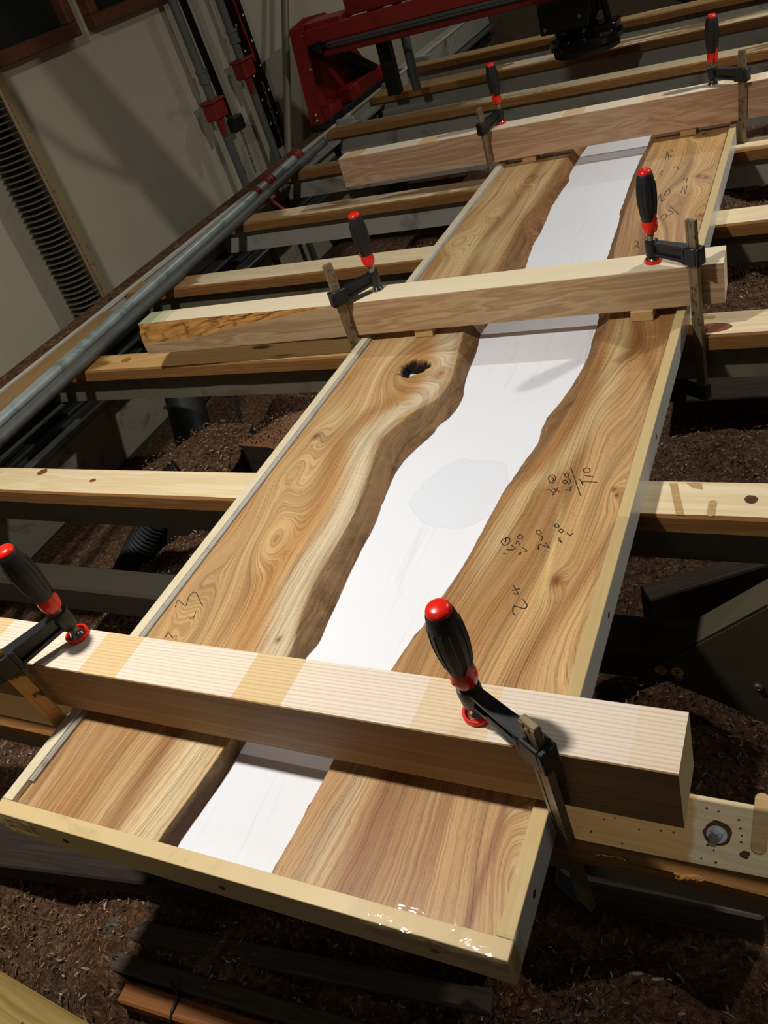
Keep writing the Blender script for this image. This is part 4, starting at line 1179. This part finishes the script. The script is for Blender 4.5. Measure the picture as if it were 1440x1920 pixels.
b1 = beam('clamping_beam', ((-1.02, 0.1535), (0.127, 0.1515)), 0.0825, 0.068, [MAT['ash_top'], MAT['ash_side'], MAT['ash_end']], 'thick pale straight-grained beam with tan cross bands, nearest across the tray')
b2 = beam('clamping_beam', ((-1.232, 1.128), (0.067, 1.178)), 0.074, 0.073, [MAT['poplar_top'], MAT['poplar_side'], MAT['poplar_top'], MAT['bark']],
          'middle pale beam with a bark edge and green-stained left end',
          wane=lambda x: max(0.0, 0.044 * min(1, (-0.70 - x) / 0.42) * (1 + 0.25 * mnoise.noise((x * 9, 0, 3)))) if x < -0.70 else 0.0)
b3 = beam('clamping_beam', ((-1.162, 2.170), (0.62, 2.218)), 0.089, 0.065, [MAT['maple_top'], MAT['maple_side'], MAT['ash_end']], 'far pinkish beam with wavy dark grain on its face, last across the tray')


def spacer(x, y, w_, d_, label, cat='block'):
    bm = bmesh.new(); box(bm, (x - w_ / 2, y, ZT + 0.0005), (x + w_ / 2, y + d_, ZS - 0.0004), 0.0008)
    tag(obj('spacer_block', bm, MAT['block'], None, (x, y + d_ / 2, ZT), world=True), label, cat, 'small spacer blocks between slabs and beams')


for x, y, d_, lab in SPACERS: spacer(x, y, 0.04, d_, lab)

bm = bmesh.new(); box(bm, (-0.085, 0.172, -0.1565), (-0.030, 0.222, -0.1075), 0.001)
tag(obj('packing_block', bm, MAT['dark_timber'], None, (-0.06, 0.195, -0.15), world=True), 'packing block in the shadow between near right clamp jaw and crossmember', 'block')

# ------------------------------------------------------------------ F-clamps


def fclamp(k, P, X, Z, col, head, bt, foot, red, label):
    X = Vector(X).normalized(); Z = Vector(Z).normalized(); X = (X - Z * X.dot(Z)).normalized(); Y = Z.cross(X)
    mat = Matrix((( X.x, Y.x, Z.x, P[0]), (X.y, Y.y, Z.y, P[1]), (X.z, Y.z, Z.z, P[2]), (0, 0, 0, 1)))
    c = empty('bar_clamp', mat=mat); bpy.context.view_layer.update()
    tag(c, label, 'clamp', 'bar clamps holding the beams down')
    d = 0.0878
    # bar
    bm = bmesh.new(); box(bm, (d - 0.0095, -0.0036, foot - 0.012), (d + 0.0095, 0.0036, bt), 0.0008)
    for s_ in (-1, 1): box(bm, (d - 0.0095, s_ * 0.0036 - 0.0008, foot), (d - 0.0045, s_ * 0.0036 + 0.0008, bt - 0.002), 0.0003); box(bm, (d + 0.0045, s_ * 0.0036 - 0.0008, foot), (d + 0.0095, s_ * 0.0036 + 0.0008, bt - 0.002), 0.0003)
    lathe(bm, [(0.0028, -0.0055), (0.0028, 0.0055)], 12, Matrix.Translation((d, 0, bt - 0.008)) @ Matrix.Rotation(math.pi / 2, 4, 'X'))
    b_ = obj('bar', bm, MAT['bar_tan'] if k == 'A' else MAT['bar_steel'], c); b_['label'] = 'worn flat steel bar'
    # sliding arm: I section with boss and slide block
    bm = bmesh.new(); h0 = head
    box(bm, (-0.002, -0.0035, h0 - 0.010), (d - 0.010, 0.0035, h0 + 0.010), 0.001)
    for zz in (h0 - 0.012, h0 + 0.0065):
        prism(bm, [(0.0, -0.0065, zz), (d - 0.008, -0.0085, zz - (0.0045 if zz < h0 else -0.001)), (d - 0.008, 0.0085, zz - (0.0045 if zz < h0 else -0.001)), (0.0, 0.0065, zz)], (0, 0, 0.0055))
    lathe(bm, [(0.0095, h0 - 0.017), (0.0115, h0 - 0.013), (0.0125, h0 + 0.006), (0.0115, h0 + 0.013), (0.009, h0 + 0.0135)], 20)
    box(bm, (d - 0.019, -0.0105, h0 - 0.019), (d - 0.0105, 0.0105, h0 + 0.013), 0.002)
    box(bm, (d + 0.0105, -0.0105, h0 - 0.019), (d + 0.018, 0.0105, h0 + 0.013), 0.002)
    box(bm, (d - 0.012, -0.0105, h0 - 0.019), (d + 0.012, -0.0050, h0 + 0.013), 0.0015)
    box(bm, (d - 0.012, 0.0050, h0 - 0.019), (d + 0.012, 0.0105, h0 + 0.013), 0.0015)
    obj('sliding_arm', bm, MAT['black_cast'], c, smooth=True)
    # screw
    bm = bmesh.new(); pr = []; z = 0.008
    while z < col + 0.004:
        pr += [(0.0058, z), (0.0066, z + 0.0008), (0.0066, z + 0.0014), (0.0054, z + 0.0022)]; z += 0.003
    lathe(bm, pr, 14); obj('screw', bm, MAT['zinc'], c, smooth=True)
    # swivel pad
    bm = bmesh.new(); lathe(bm, [(0.0125, 0.0), (0.0132, 0.0015), (0.0122, 0.0035), (0.0085, 0.0075), (0.0068, 0.011), (0.0060, 0.013), (0.0, 0.013)], 24)
    pd = obj('pad', bm, MAT['chrome'], c, smooth=True); pd['label'] = 'chrome swivel pad'
    if red:
        bm = bmesh.new(); lathe(bm, [(0.0, 0.0002), (0.0150, 0.0002), (0.0158, 0.0018), (0.0158, 0.0055), (0.0150, 0.0068), (0.0128, 0.0068), (0.0126, 0.0045)], 26, cap=False)
        pc_ = obj('pad_cover', bm, MAT['red_plastic'], c, smooth=True); pc_.parent = pd; pc_['label'] = 'red rubber pad cover'
    # handle
    e = col + 0.110
    bm = bmesh.new()
    lathe(bm, [(0.0112, col + 0.016), (0.0120, col + 0.020), (0.0136, col + 0.032), (0.0155, col + 0.048), (0.0166, col + 0.062), (0.0166, col + 0.074), (0.0156, col + 0.088), (0.0138, col + 0.100), (0.0126, e - 0.006), (0.0118, e - 0.005)], 28)
    # raised grip ribs
    for i in range(14):
        a = 2 * math.pi * i / 14
        rr = [(0.0134, col + 0.032), (0.0154, col + 0.048), (0.0165, col + 0.062), (0.0165, col + 0.074), (0.0154, col + 0.088)]
        pathtube(bm, [(r * math.cos(a), r * math.sin(a), z) for r, z in rr], 0.0010, 5)
    hd = obj('handle', bm, MAT['black_grip'], c, smooth=True); hd['label'] = 'black soft-grip handle'
    bm = bmesh.new(); lathe(bm, [(0.0119, e - 0.0075), (0.0122, e - 0.004), (0.0110, e - 0.001), (0.0075, e + 0.0012), (0, e + 0.0020)], 24)
    q = obj('end_cap', bm, MAT['red_plastic'], c, smooth=True); q.parent = hd; q['label'] = 'red end cap'
    bm = bmesh.new()
    lathe(bm, [(0.0085, col), (0.0115, col + 0.002), (0.0137, col + 0.010), (0.0137, col + 0.016), (0.0125, col + 0.022), (0.0122, col + 0.0245)], 24)
    for s_ in (-1, 1):
        prism(bm, [(s_ * 0.0124, -0.007, col + 0.022), (s_ * 0.0124, 0.007, col + 0.022), (s_ * 0.0142, 0.0, col + 0.036)], (s_ * 0.0006, 0, 0))
    lathe(bm, [(0.0024, 0.0125), (0.0024, 0.0142), (0.0012, 0.0144)], 10, Matrix.Translation((0, 0, col + 0.012)) @ Matrix.Rotation(math.pi / 2, 4, 'X'))
    q = obj('collar', bm, MAT['red_plastic'], c, smooth=True); q.parent = hd; q['label'] = 'red handle collar'
    # fixed jaw below
    bm = bmesh.new()
    prism(bm, [(d + 0.012, -0.008, foot - 0.016), (d + 0.012, -0.008, foot + 0.012), (d - 0.014, -0.008, foot + 0.008), (0.012, -0.008, foot + 0.002), (-0.010, -0.008, foot + 0.004), (-0.010, -0.008, foot - 0.010), (0.02, -0.008, foot - 0.014)], (0, 0.016, 0))
    lathe(bm, [(0.012, foot + 0.001), (0.012, foot + 0.006), (0.008, foot + 0.007)], 16)
    obj('fixed_jaw', bm, MAT['black_cast'], c, smooth=True)
    return c


for cl in CLAMPS: fclamp(*cl)

# ------------------------------------------------------------------ red gantry on the rail
gan = empty('gantry', (-1.79, 3.45, 0.0))
tag(gan, 'red painted steel gantry carriage standing on the side rail', 'gantry')
bm = bmesh.new(); box(bm, (-1.836, 3.20, 0.0065), (-1.752, 3.93, 0.034), 0.003); obj('rail_shoe', bm, MAT['black_rubber'], gan, world=True)
def yzp(bm, pts, x, th): prism(bm, [(x, y, z) for y, z in pts], (th, 0, 0))
bm = bmesh.new(); yzp(bm, [(3.205, 0.034), (3.255, 0.405), (3.40, 0.42), (3.60, 0.40), (3.90, 0.11), (3.90, 0.034)], -1.828, 0.010); obj('side_plate', bm, MAT['red_paint'], gan, world=True)
bm = bmesh.new(); yzp(bm, [(3.205, 0.034), (3.26, 0.405), (3.272, 0.405), (3.217, 0.034)], -1.826, 0.062); obj('front_flange', bm, MAT['red_paint'], gan, world=True)
bm = bmesh.new(); box(bm, (-1.818, 3.225, 0.034), (-1.752, 3.40, 0.085), 0.004); obj('foot_block', bm, MAT['red_paint'], gan, world=True)
bm = bmesh.new(); box(bm, (-1.818, 3.50, 0.034), (-1.752, 3.90, 0.095), 0.004); obj('foot_block', bm, MAT['red_paint'], gan, world=True)
bm = bmesh.new(); yzp(bm, [(3.30, 0.30), (3.40, 0.33), (3.86, 0.10), (3.80, 0.09)], -1.80, 0.05); obj('diagonal_brace', bm, MAT['black_gloss'], gan, world=True)
bm = bmesh.new(); box(bm, (-1.765, 3.252, 0.330), (1.05, 3.330, 0.388), 0.004); obj('upper_beam', bm, MAT['red_paint'], gan, world=True)
bm = bmesh.new(); box(bm, (-1.70, 3.262, 0.276), (1.05, 3.325, 0.306), 0.003); obj('lower_beam', bm, MAT['red_paint'], gan, world=True)
bm = bmesh.new(); box(bm, (-1.66, 3.236, 0.306), (1.05, 3.30, 0.330), 0.003); box(bm, (-1.66, 3.230, 0.312), (1.05, 3.238, 0.3165)); box(bm, (-1.66, 3.230, 0.321), (1.05, 3.238, 0.3255))
obj('guide_rail', bm, MAT['dark_steel'], gan, world=True)
bm = bmesh.new(); box(bm, (-1.60, 3.36, 0.388), (1.05, 3.50, 0.455), 0.004); obj('back_box', bm, MAT['red_paint'], gan, world=True)
bm = bmesh.new(); box(bm, (-1.80, 3.30, 0.380), (-1.60, 3.46, 0.405), 0.004); obj('top_plate', bm, MAT['red_paint'], gan, world=True)
bm = bmesh.new(); rod(bm, (-1.735, 3.245, 0.318), (-1.64, 3.245, 0.318), 0.010); box(bm, (-1.715, 3.225, 0.295), (-1.690, 3.265, 0.340), 0.003); obj('rail_bracket', bm, MAT['black_cast'], gan, world=True)
for (x, y, z) in ((-1.772, 3.262, 0.372), (-1.770, 3.236, 0.245), (-1.79, 3.206, 0.072), (-1.79, 3.203, 0.050)):
    bm = bmesh.new(); lathe(bm, [(0.008, 0), (0.008, 0.004), (0.006, 0.007), (0, 0.007)], 6, Matrix.Translation((x, y, z)) @ Matrix.Rotation(math.pi / 2, 4, 'X')); obj('bolt', bm, MAT['zinc'], gan, world=True)
bm = bmesh.new(); box(bm, (-1.58, 3.52, 0.02), (-1.52, 3.57, 0.39), 0.003); obj('guide_post', bm, MAT['black_rubber'], gan, world=True)
bm = bmesh.new(); rod(bm, (-1.42, 3.49, 0.03), (-1.42, 3.49, 0.39), 0.020); obj('guide_rod', bm, MAT['galvanised_dull'], gan, smooth=True, world=True)

bm = bmesh.new(); ex = -1.8172
for c_ in ([(0.0, 0.016), (0.008, 0.010), (0.010, 0.0), (0.006, -0.012), (-0.002, -0.016)], [(-0.010, 0.014), (-0.012, 0.0), (-0.008, -0.014)], [(-0.012, 0.002), (0.0, 0.004), (0.010, 0.0)], [(0.0, 0.016), (-0.004, 0.0), (-0.002, -0.016)]):
    pathtube(bm, [(ex, 3.604 + a_, 0.157 + b_) for a_, b_ in c_], 0.0016, 5)
em_ = obj('emblem', bm, plain('emblem_grey', (120, 104, 92), 0.5), gan, world=True); em_['kind'] = 'stuff'; em_['label'] = 'small worn emblem'

# router head under the gantry
rh = empty('router_head', (-0.665, 3.40, 0.085))
tag(rh, 'glossy black router head with round brush skirt above the far slats', 'router')
bm = bmesh.new(); lathe(bm, [(0.128, 0.085), (0.140, 0.090), (0.141, 0.108), (0.132, 0.118), (0.075, 0.126), (0.07, 0.126)], 44, Matrix.Translation((-0.640, 3.395, 0)))
obj('skirt_plate', bm, MAT['black_gloss'], rh, smooth=True, world=True)
bm = bmesh.new(); lathe(bm, [(0.126, 0.062), (0.129, 0.088)], 44, Matrix.Translation((-0.640, 3.395, 0)), cap=True); obj('brush_skirt', bm, MAT['black_rubber'], rh, smooth=True, world=True)
bm = bmesh.new(); lathe(bm, [(0.07, 0.12), (0.085, 0.14), (0.085, 0.17), (0.105, 0.19), (0.105, 0.42), (0.09, 0.43)], 32, Matrix.Translation((-0.675, 3.40, 0))); obj('motor_body', bm, MAT['black_gloss'], rh, smooth=True, world=True)
bm = bmesh.new(); box(bm, (-0.785, 3.29, 0.16), (-0.60, 3.31, 0.38), 0.004); obj('mount_plate', bm, MAT['black_gloss'], rh, world=True)
for (x, z) in ((-0.765, 0.18), (-0.63, 0.20), (-0.765, 0.30)):
    bm = bmesh.new(); lathe(bm, [(0.007, 0), (0.007, 0.003), (0, 0.004)], 12, Matrix.Translation((x, 3.2895, z)) @ Matrix.Rotation(math.pi / 2, 4, 'X')); obj('bolt', bm, MAT['dark_steel'], rh, world=True)
bm = bmesh.new(); pathtube(bm, [(-0.545, 3.39, 0.12), (-0.548, 3.38, 0.17), (-0.56, 3.37, 0.25), (-0.57, 3.36, 0.40)], 0.013, 10); box(bm, (-0.60, 3.34, 0.118), (-0.51, 3.44, 0.150), 0.006); obj('dust_port', bm, MAT['black_gloss'], rh, smooth=True, world=True)
for a in (-1.9, -1.4, -0.9, -0.5):
    bm = bmesh.new(); lathe(bm, [(0.004, 0), (0.004, 0.006), (0, 0.007)], 10, Matrix.Translation((-0.640 + 0.125 * math.cos(a), 3.395 + 0.125 * math.sin(a), 0.1185))); obj('screw', bm, MAT['dark_steel'], rh, world=True)
# coiled hose beyond
bm = bmesh.new(); pts = []
for i in range(90): a = i * 0.35; pts.append((-0.40 + 0.055 * math.cos(a) + i * 0.0011, 4.42 + 0.07 * math.sin(a), -0.02 + 0.02 * math.sin(i * 0.2)))
pathtube(bm, pts, 0.010, 8)
pts = [(-0.42, 4.40, -0.03), (-0.42, 4.40, -0.35), (-0.5, 4.5, -0.59)]; pathtube(bm, pts, 0.012, 8)
tag(obj('black_hose', bm, MAT['black_rubber'], None, (-0.40, 4.42, 0), smooth=True, world=True), 'tangle of black hose behind the farthest slat, right of the router head', 'hose')

# ------------------------------------------------------------------ things on and against the left wall
fc_ = empty('finned_column', (-1.965, 1.70, -0.25)); tag(fc_, 'dark finned vertical column standing against the cream wall', 'column')
bm = bmesh.new(); rod(bm, (-1.965, 1.69, -0.25), (-1.965, 1.69, 0.95), 0.030, 18); obj('core', bm, MAT['black_rubber'], fc_, world=True)
fin_bm = bmesh.new(); lathe(fin_bm, [(0.030, -0.001), (0.062, -0.0016), (0.064, 0.0), (0.062, 0.0016), (0.030, 0.001)], 26, cap=False)
fin0 = obj('fin', fin_bm, plain('fin_metal', (104, 94, 76), 0.55, 0.1, var=0.25, sc=40), fc_); fin0.location = (0, -0.010, 0.0)
for i in range(1, 66):
    c = fin0.copy(); COL.objects.link(c); c.parent = fc_; c.location = (0, -0.010, i * 0.0172)
bm = bmesh.new(); rod(bm, (-1.897, 1.702, -0.20), (-1.897, 1.702, 0.95), 0.0055, 10); s_ = obj('strip', bm, plain('rusty_strip', (140, 112, 84), 0.6, 0.1, var=0.25, sc=30), fc_, world=True); s_['label'] = 'rusty vertical strip'
bm = bmesh.new(); rod(bm, (-2.025, 1.80, -0.35), (-2.025, 1.80, 1.0), 0.022, 16)
tag(obj('conduit', bm, plain('conduit_grey', (72, 66, 60), 0.5, var=0.15, sc=12), None, (-2.025, 1.80, 0), smooth=True, world=True), 'slim dark grey conduit running up the wall beside the finned column', 'conduit')
bm = bmesh.new(); box(bm, (WX, 1.845, -0.35), (WX + 0.006, 1.885, 1.0), 0.001)
structure('trim_2', bm, plain('tan_trim', (190, 172, 124), 0.7, var=0.12, sc=14, dirt=(140, 100, 60), dsc=20), (WX, 1.865, 0.3))


def wall_clamp(y, zj, xw, lab, chain_dy):
    c = empty('pipe_clamp', (xw, y, FLOOR_Z)); tag(c, lab, 'pipe clamp', 'pipe clamps standing against the wall')
    bm = bmesh.new(); rod(bm, (xw, y + 0.06, FLOOR_Z), (xw - 0.012, y - 0.02, 1.1), 0.0165, 18); obj('pipe', bm, MAT['galvanised_dull'], c, smooth=True, world=True)
    yy = y + 0.06 - 0.08 * (zj - FLOOR_Z) / 1.7
    bm = bmesh.new()
    box(bm, (xw - 0.030, yy - 0.055, zj - 0.03), (xw + 0.030, yy + 0.030, zj + 0.035), 0.006)
    box(bm, (xw - 0.034, yy - 0.060, zj + 0.032), (xw + 0.034, yy + 0.034, zj + 0.044), 0.003)
    prism(bm, [(xw + 0.01, yy - 0.05, zj - 0.03), (xw + 0.01, yy - 0.015, zj - 0.03), (xw + 0.01, yy - 0.025, zj - 0.085), (xw + 0.01, yy - 0.042, zj - 0.085)], (0.014, 0, 0))
    obj('clamp_head', bm, MAT['red_cast'], c, world=True)
    bm = bmesh.new()
    lathe(bm, [(0.0165, 0), (0.024, 0.002), (0.024, 0.012), (0.0215, 0.014), (0.0215, 0.040), (0.025, 0.042), (0.025, 0.052), (0.0165, 0.054)], 18, Matrix.Translation((xw - 0.005, yy - 0.004, zj + 0.10)))
    obj('coupling', bm, MAT['galvanised_dull'], c, smooth=True, world=True)
    return yy


wall_clamp(2.76, 0.255, -1.975, 'left galvanised pipe clamp with red head standing against the wall', 0)
wall_clamp(3.06, 0.33, -1.975, 'right galvanised pipe clamp with red head against the wall, by the punched black bar', 0)


def black_bar(y, wd, xw, z0, lab, holes, lean=0.03):
    c = empty('black_bar', (xw, y, z0)); tag(c, lab, 'bar')
    bm = bmesh.new(); sh = lean
    prism(bm, [(xw, y, z0), (xw, y + wd, z0), (xw, y + wd - sh, 1.05), (xw, y - sh, 1.05)], (-0.012, 0, 0)); obj('flat_bar', bm, MAT['black_gloss'], c, world=True)
    if holes:
        for i in range(9):
            z = z0 + 0.10 + i * 0.10
            for t_ in (0.12, 0.85):
                bm = bmesh.new(); lathe(bm, [(0.005, 0), (0.005, 0.001)], 10, Matrix.Translation((xw + 0.0002, y + wd * t_ - sh * (z - z0) / (1.05 - z0), z + 0.03 * t_)) @ Matrix.Rotation(math.pi / 2, 4, 'Y'))
                h = obj('bright_hole', bm, MAT['laminate'], c, world=True)
        bm = bmesh.new(); prism(bm, [(xw + 0.0004, y + wd * 0.42, 0.33), (xw + 0.0004, y + wd * 0.55, 0.33), (xw + 0.0004, y + wd * 0.5 - sh, 1.0), (xw + 0.0004, y + wd * 0.38 - sh, 1.0)], (0.001, 0, 0)); obj('red_stripe', bm, MAT['red_paint'], c, world=True)
    else:
        bm = bmesh.new(); box(bm, (xw - 0.012, y - 0.012, z0 - 0.06), (xw + 0.03, y + wd + 0.03, z0 - 0.002), 0.006); obj('bar_foot', bm, MAT['black_cast'], c, world=True)


black_bar(2.872, 0.034, -2.0, 0.20, 'narrow black flat bar hanging beside the left wall pipe clamp', False, 0.06)
black_bar(3.17, 0.105, -2.01, -0.02, 'wide black punched bar with bright holes leaning on the wall', True, 0.04)
bm = bmesh.new(); rod(bm, (-1.90, 3.02, -0.10), (-1.96, 3.78, 0.86), 0.017, 16)
tag(obj('steel_pole', bm, plain('pole_paint', (126, 118, 100), 0.5, 0.3, var=0.15, sc=14), None, (-1.93, 3.4, -0.08), smooth=True, world=True), 'slanting grey steel pole leaning on the wall, just left of the gantry', 'pole')


def chain(x, y, z0, z1, lab):
    c = empty('chain', (x, y, z1)); tag(c, lab, 'chain', 'chains hanging on the wall')
    z = z1; i = 0
    while z > z0:
        bm = bmesh.new(); pts = []
        for k in range(12):
            a = 2 * math.pi * k / 12; u = 0.005 * math.cos(a); v_ = 0.013 * math.sin(a)
            pts.append((x + (u if i % 2 else 0), y + (0 if i % 2 else u), z - 0.012 + v_))
        pathtube(bm, pts, 0.0017, 5, closed=True); obj('link', bm, MAT['dark_steel'], c, world=True)
        z -= 0.021; i += 1
    bm = bmesh.new(); rod(bm, (x, y, z0), (x, y, z0 - 0.06), 0.003, 8); obj('pin', bm, MAT['dark_steel'], c, world=True)


chain(-1.985, 2.905, 0.02, 0.15, 'short dark chain hanging below the narrow black bar')
chain(-1.998, 3.20, 0.05, 0.25, 'short dark chain hanging in front of the punched bar')

# black leg pipe and ribbed hose under the rail
bm = bmesh.new(); rod(bm, (-1.60, 1.60, -0.13), (-1.46, 1.30, -0.575), 0.060, 20)
tag(obj('black_duct', bm, MAT['black_rubber'], None, (-1.5, 1.3, -0.58), smooth=True, world=True), 'fat black duct slanting down to the floor below the pipes', 'duct')
hs = empty('ribbed_hose', (-1.5, 0.9, -0.5)); tag(hs, 'dark ribbed hose curving down into the sawdust behind the second slat', 'hose')
bm = bmesh.new(); pts = []; rad = []
for i in range(140):
    f = i / 139; a = f * 1.5
    pts.append((-1.16 - 0.30 * f + 0.05 * math.sin(a * 2), 0.98 - 0.10 * math.sin(a), -0.20 - 0.30 * f ** 1.5)); rad.append(0.040 + (0.006 if i % 4 < 2 else 0))
pathtube(bm, pts, 0.04, 14, rad=rad); obj('hose', bm, MAT['black_rubber'], hs, smooth=True, world=True)
bm = bmesh.new(); pathtube(bm, [(-1.66, 1.50, -0.33), (-1.60, 1.52, -0.36), (-1.53, 1.50, -0.35), (-1.47, 1.53, -0.30), (-1.41, 1.55, -0.33), (-1.38, 1.50, -0.40)], 0.006, 7)
pathtube(bm, [(-1.50, 1.51, -0.33), (-1.51, 1.50, -0.26), (-1.50, 1.49, -0.22)], 0.005, 7); pathtube(bm, [(-1.44, 1.54, -0.31), (-1.38, 1.56, -0.27)], 0.005, 7)
tag(obj('cable', bm, MAT['black_rubber'], None, (-1.5, 1.5, -0.33), smooth=True, world=True), 'knotted dark cable under the slats, right of the black duct', 'cable')

# unseen duct and cable, inferred from wall shadows and shaped to cast them
bm = bmesh.new(); m_, L_ = axis_mat((-0.70, 2.508, 0.50), (-0.70, 1.60, 2.40)); lathe(bm, [(0.088, 0), (0.086, 0.03), (0.046, 0.71), (0.042, L_)], 24, m_)
tag(obj('shadow_duct', bm, MAT['galvanised_dull'], None, (-0.70, 2.0, 1.6), smooth=True, world=True), 'unseen grey duct slanting down from the ceiling, shaped to cast the wall shadow', 'duct')
bm = bmesh.new(); pathtube(bm, [(-0.70, 2.32, 0.84), (-0.70, 2.245, 0.885), (-0.70, 2.15, 0.957), (-0.70, 2.085, 1.035), (-0.70, 2.03, 1.2), (-0.70, 2.0, 1.6), (-0.70, 2.0, 2.40)], 0.010, 8)
tag(obj('shadow_cable', bm, MAT['black_rubber'], None, (-0.70, 2.1, 1.4), smooth=True, world=True), 'unseen black cable bending from the ceiling, shaped to cast the curved wall shadow', 'cable')

# ------------------------------------------------------------------ logs and timbers in the sawdust


def chunk(name, poly, z0, z1, mat_side, mat_top, lab, cat, rot=0, group=None):
    """rough log piece; top covered by sawdust"""
    bm = bmesh.new(); n = len(poly); cx = sum(p[0] for p in poly) / n; cy = sum(p[1] for p in poly) / n
    e = empty(name, (cx, cy, z0)); tag(e, lab, cat, group)
    P = []
    for i in range(n):
        a, b = poly[i], poly[(i + 1) % n]
        for k in range(6):
            t_ = k / 6; x = a[0] + (b[0] - a[0]) * t_; y = a[1] + (b[1] - a[1]) * t_
            d = 0.010 * mnoise.noise((x * 30, y * 30, 2)); P.append((x + d, y + d * 0.7))
    prism(bm, [(x, y, z0) for x, y in P], (0, 0, z1 - z0)); obj('log', bm, mat_side, e, world=True)
    bm = bmesh.new(); rings = []
    for r in (1.01, 0.92, 0.75, 0.5, 0.25):
        ring = []
        for x, y in P:
            px, py = cx + (x - cx) * r, cy + (y - cy) * r
            ring.append(bm.verts.new((px, py, z1 + 0.001 + (1.01 - r) ** 0.7 * 0.022 + 0.008 * mnoise.noise((px * 40, py * 40, 5)) * (1.02 - r) * 3)))
        rings.append(ring)
    c = bm.verts.new((cx, cy, z1 + 0.02))
    m = len(P)
    for a, b in zip(rings, rings[1:]):
        for i in range(m): bm.faces.new((a[i], a[(i + 1) % m], b[(i + 1) % m], b[i]))
    for i in range(m): bm.faces.new((rings[-1][i], rings[-1][(i + 1) % m], c))
    o = obj('dust_cover', bm, mat_top, e, smooth=True, world=True); o['kind'] = 'stuff'; o['label'] = 'sawdust lying on top'
    sp_ = []
    for _ in range(900):
        i_ = random.randrange(n); a_, b_ = poly[i_], poly[(i_ + 1) % n]; t_ = random.random(); r_ = random.random() ** 0.5
        sp_.append((cx + (a_[0] + (b_[0] - a_[0]) * t_ - cx) * r_, cy + (a_[1] + (b_[1] - a_[1]) * t_ - cy) * r_))
    def hz(x, y):
        return z1 + 0.012 + 0.006 * mnoise.noise((x * 40, y * 40, 5))
    chips('loose_chips', sp_, hz, '', CC, parent=e, size=(0.003, 0.012))


chunk('log_block', [(-1.075, 1.115), (-0.985, 1.285), (-0.80, 1.36), (-0.76, 1.20), (-0.93, 1.10)], -0.30, -0.205, MAT['dark_timber'], MAT['sawdust_red'], 'log block topped with reddish sawdust, just left of the tray', 'log')
chunk('log_block', [(-1.33, 1.02), (-1.24, 1.22), (-1.10, 1.23), (-1.04, 1.04), (-1.06, 0.90), (-1.30, 0.90)], -0.36, -0.215, MAT['dark_timber'], MAT['sawdust'], 'large dark log block heaped with shavings, behind the second slat', 'log')


def timber(name, c, L, wd, h, yaw, mat, lab, cat='timber', pitch=0.0, roll=0.0, group=None, bev=0.003):
    bm = bmesh.new(); box(bm, (-L / 2, -wd / 2, 0), (L / 2, wd / 2, h), bev)
    if L > 0.2: pass
    o = obj(name, bm, mat, None)
    o.location = c; o.rotation_euler = (roll, pitch, yaw); tag(o, lab, cat, group); bpy.context.view_layer.update(); return o


for t_ in TIMBERS: timber(*t_)
ob_ = [o for o in bpy.data.objects if o.name.startswith('orange_batten')][0]
bm = bmesh.new(); pts = []
for i in range(16):
    a = 2 * math.pi * i / 16; pts.append((-0.175, 0.0175 * math.cos(a), 0.013 + 0.0165 * math.sin(a)))
pathtube(bm, pts, 0.0022, 6, closed=True); pathtube(bm, [(-0.175, 0.012, 0.028), (-0.182, 0.018, 0.036), (-0.190, 0.024, 0.040)], 0.002, 6)
st_ = obj('strap', bm, MAT['black_rubber'], ob_); st_['label'] = 'dark binding strap'
tt_ = [o for o in bpy.data.objects if o.name.startswith('treated_timber')][0]
bm = bmesh.new()
for c, r in (((0.235, 0.02), 0.0055), ((0.247, 0.018), 0.0065)):
    pathtube(bm, [(c[0] + r * math.cos(a * 0.5236), c[1] + r * 0.8 * math.sin(a * 0.5236), 0.0424) for a in range(12)], 0.0009, 5, closed=True)
for i in range(4): pathtube(bm, [(0.20 + i * 0.006, 0.0, 0.0424), (0.205 + i * 0.007, 0.034, 0.0424)], 0.0011, 5)
mk = obj('stamp_mark', bm, MAT['ink'], tt_); mk['label'] = 'stamped ink mark'
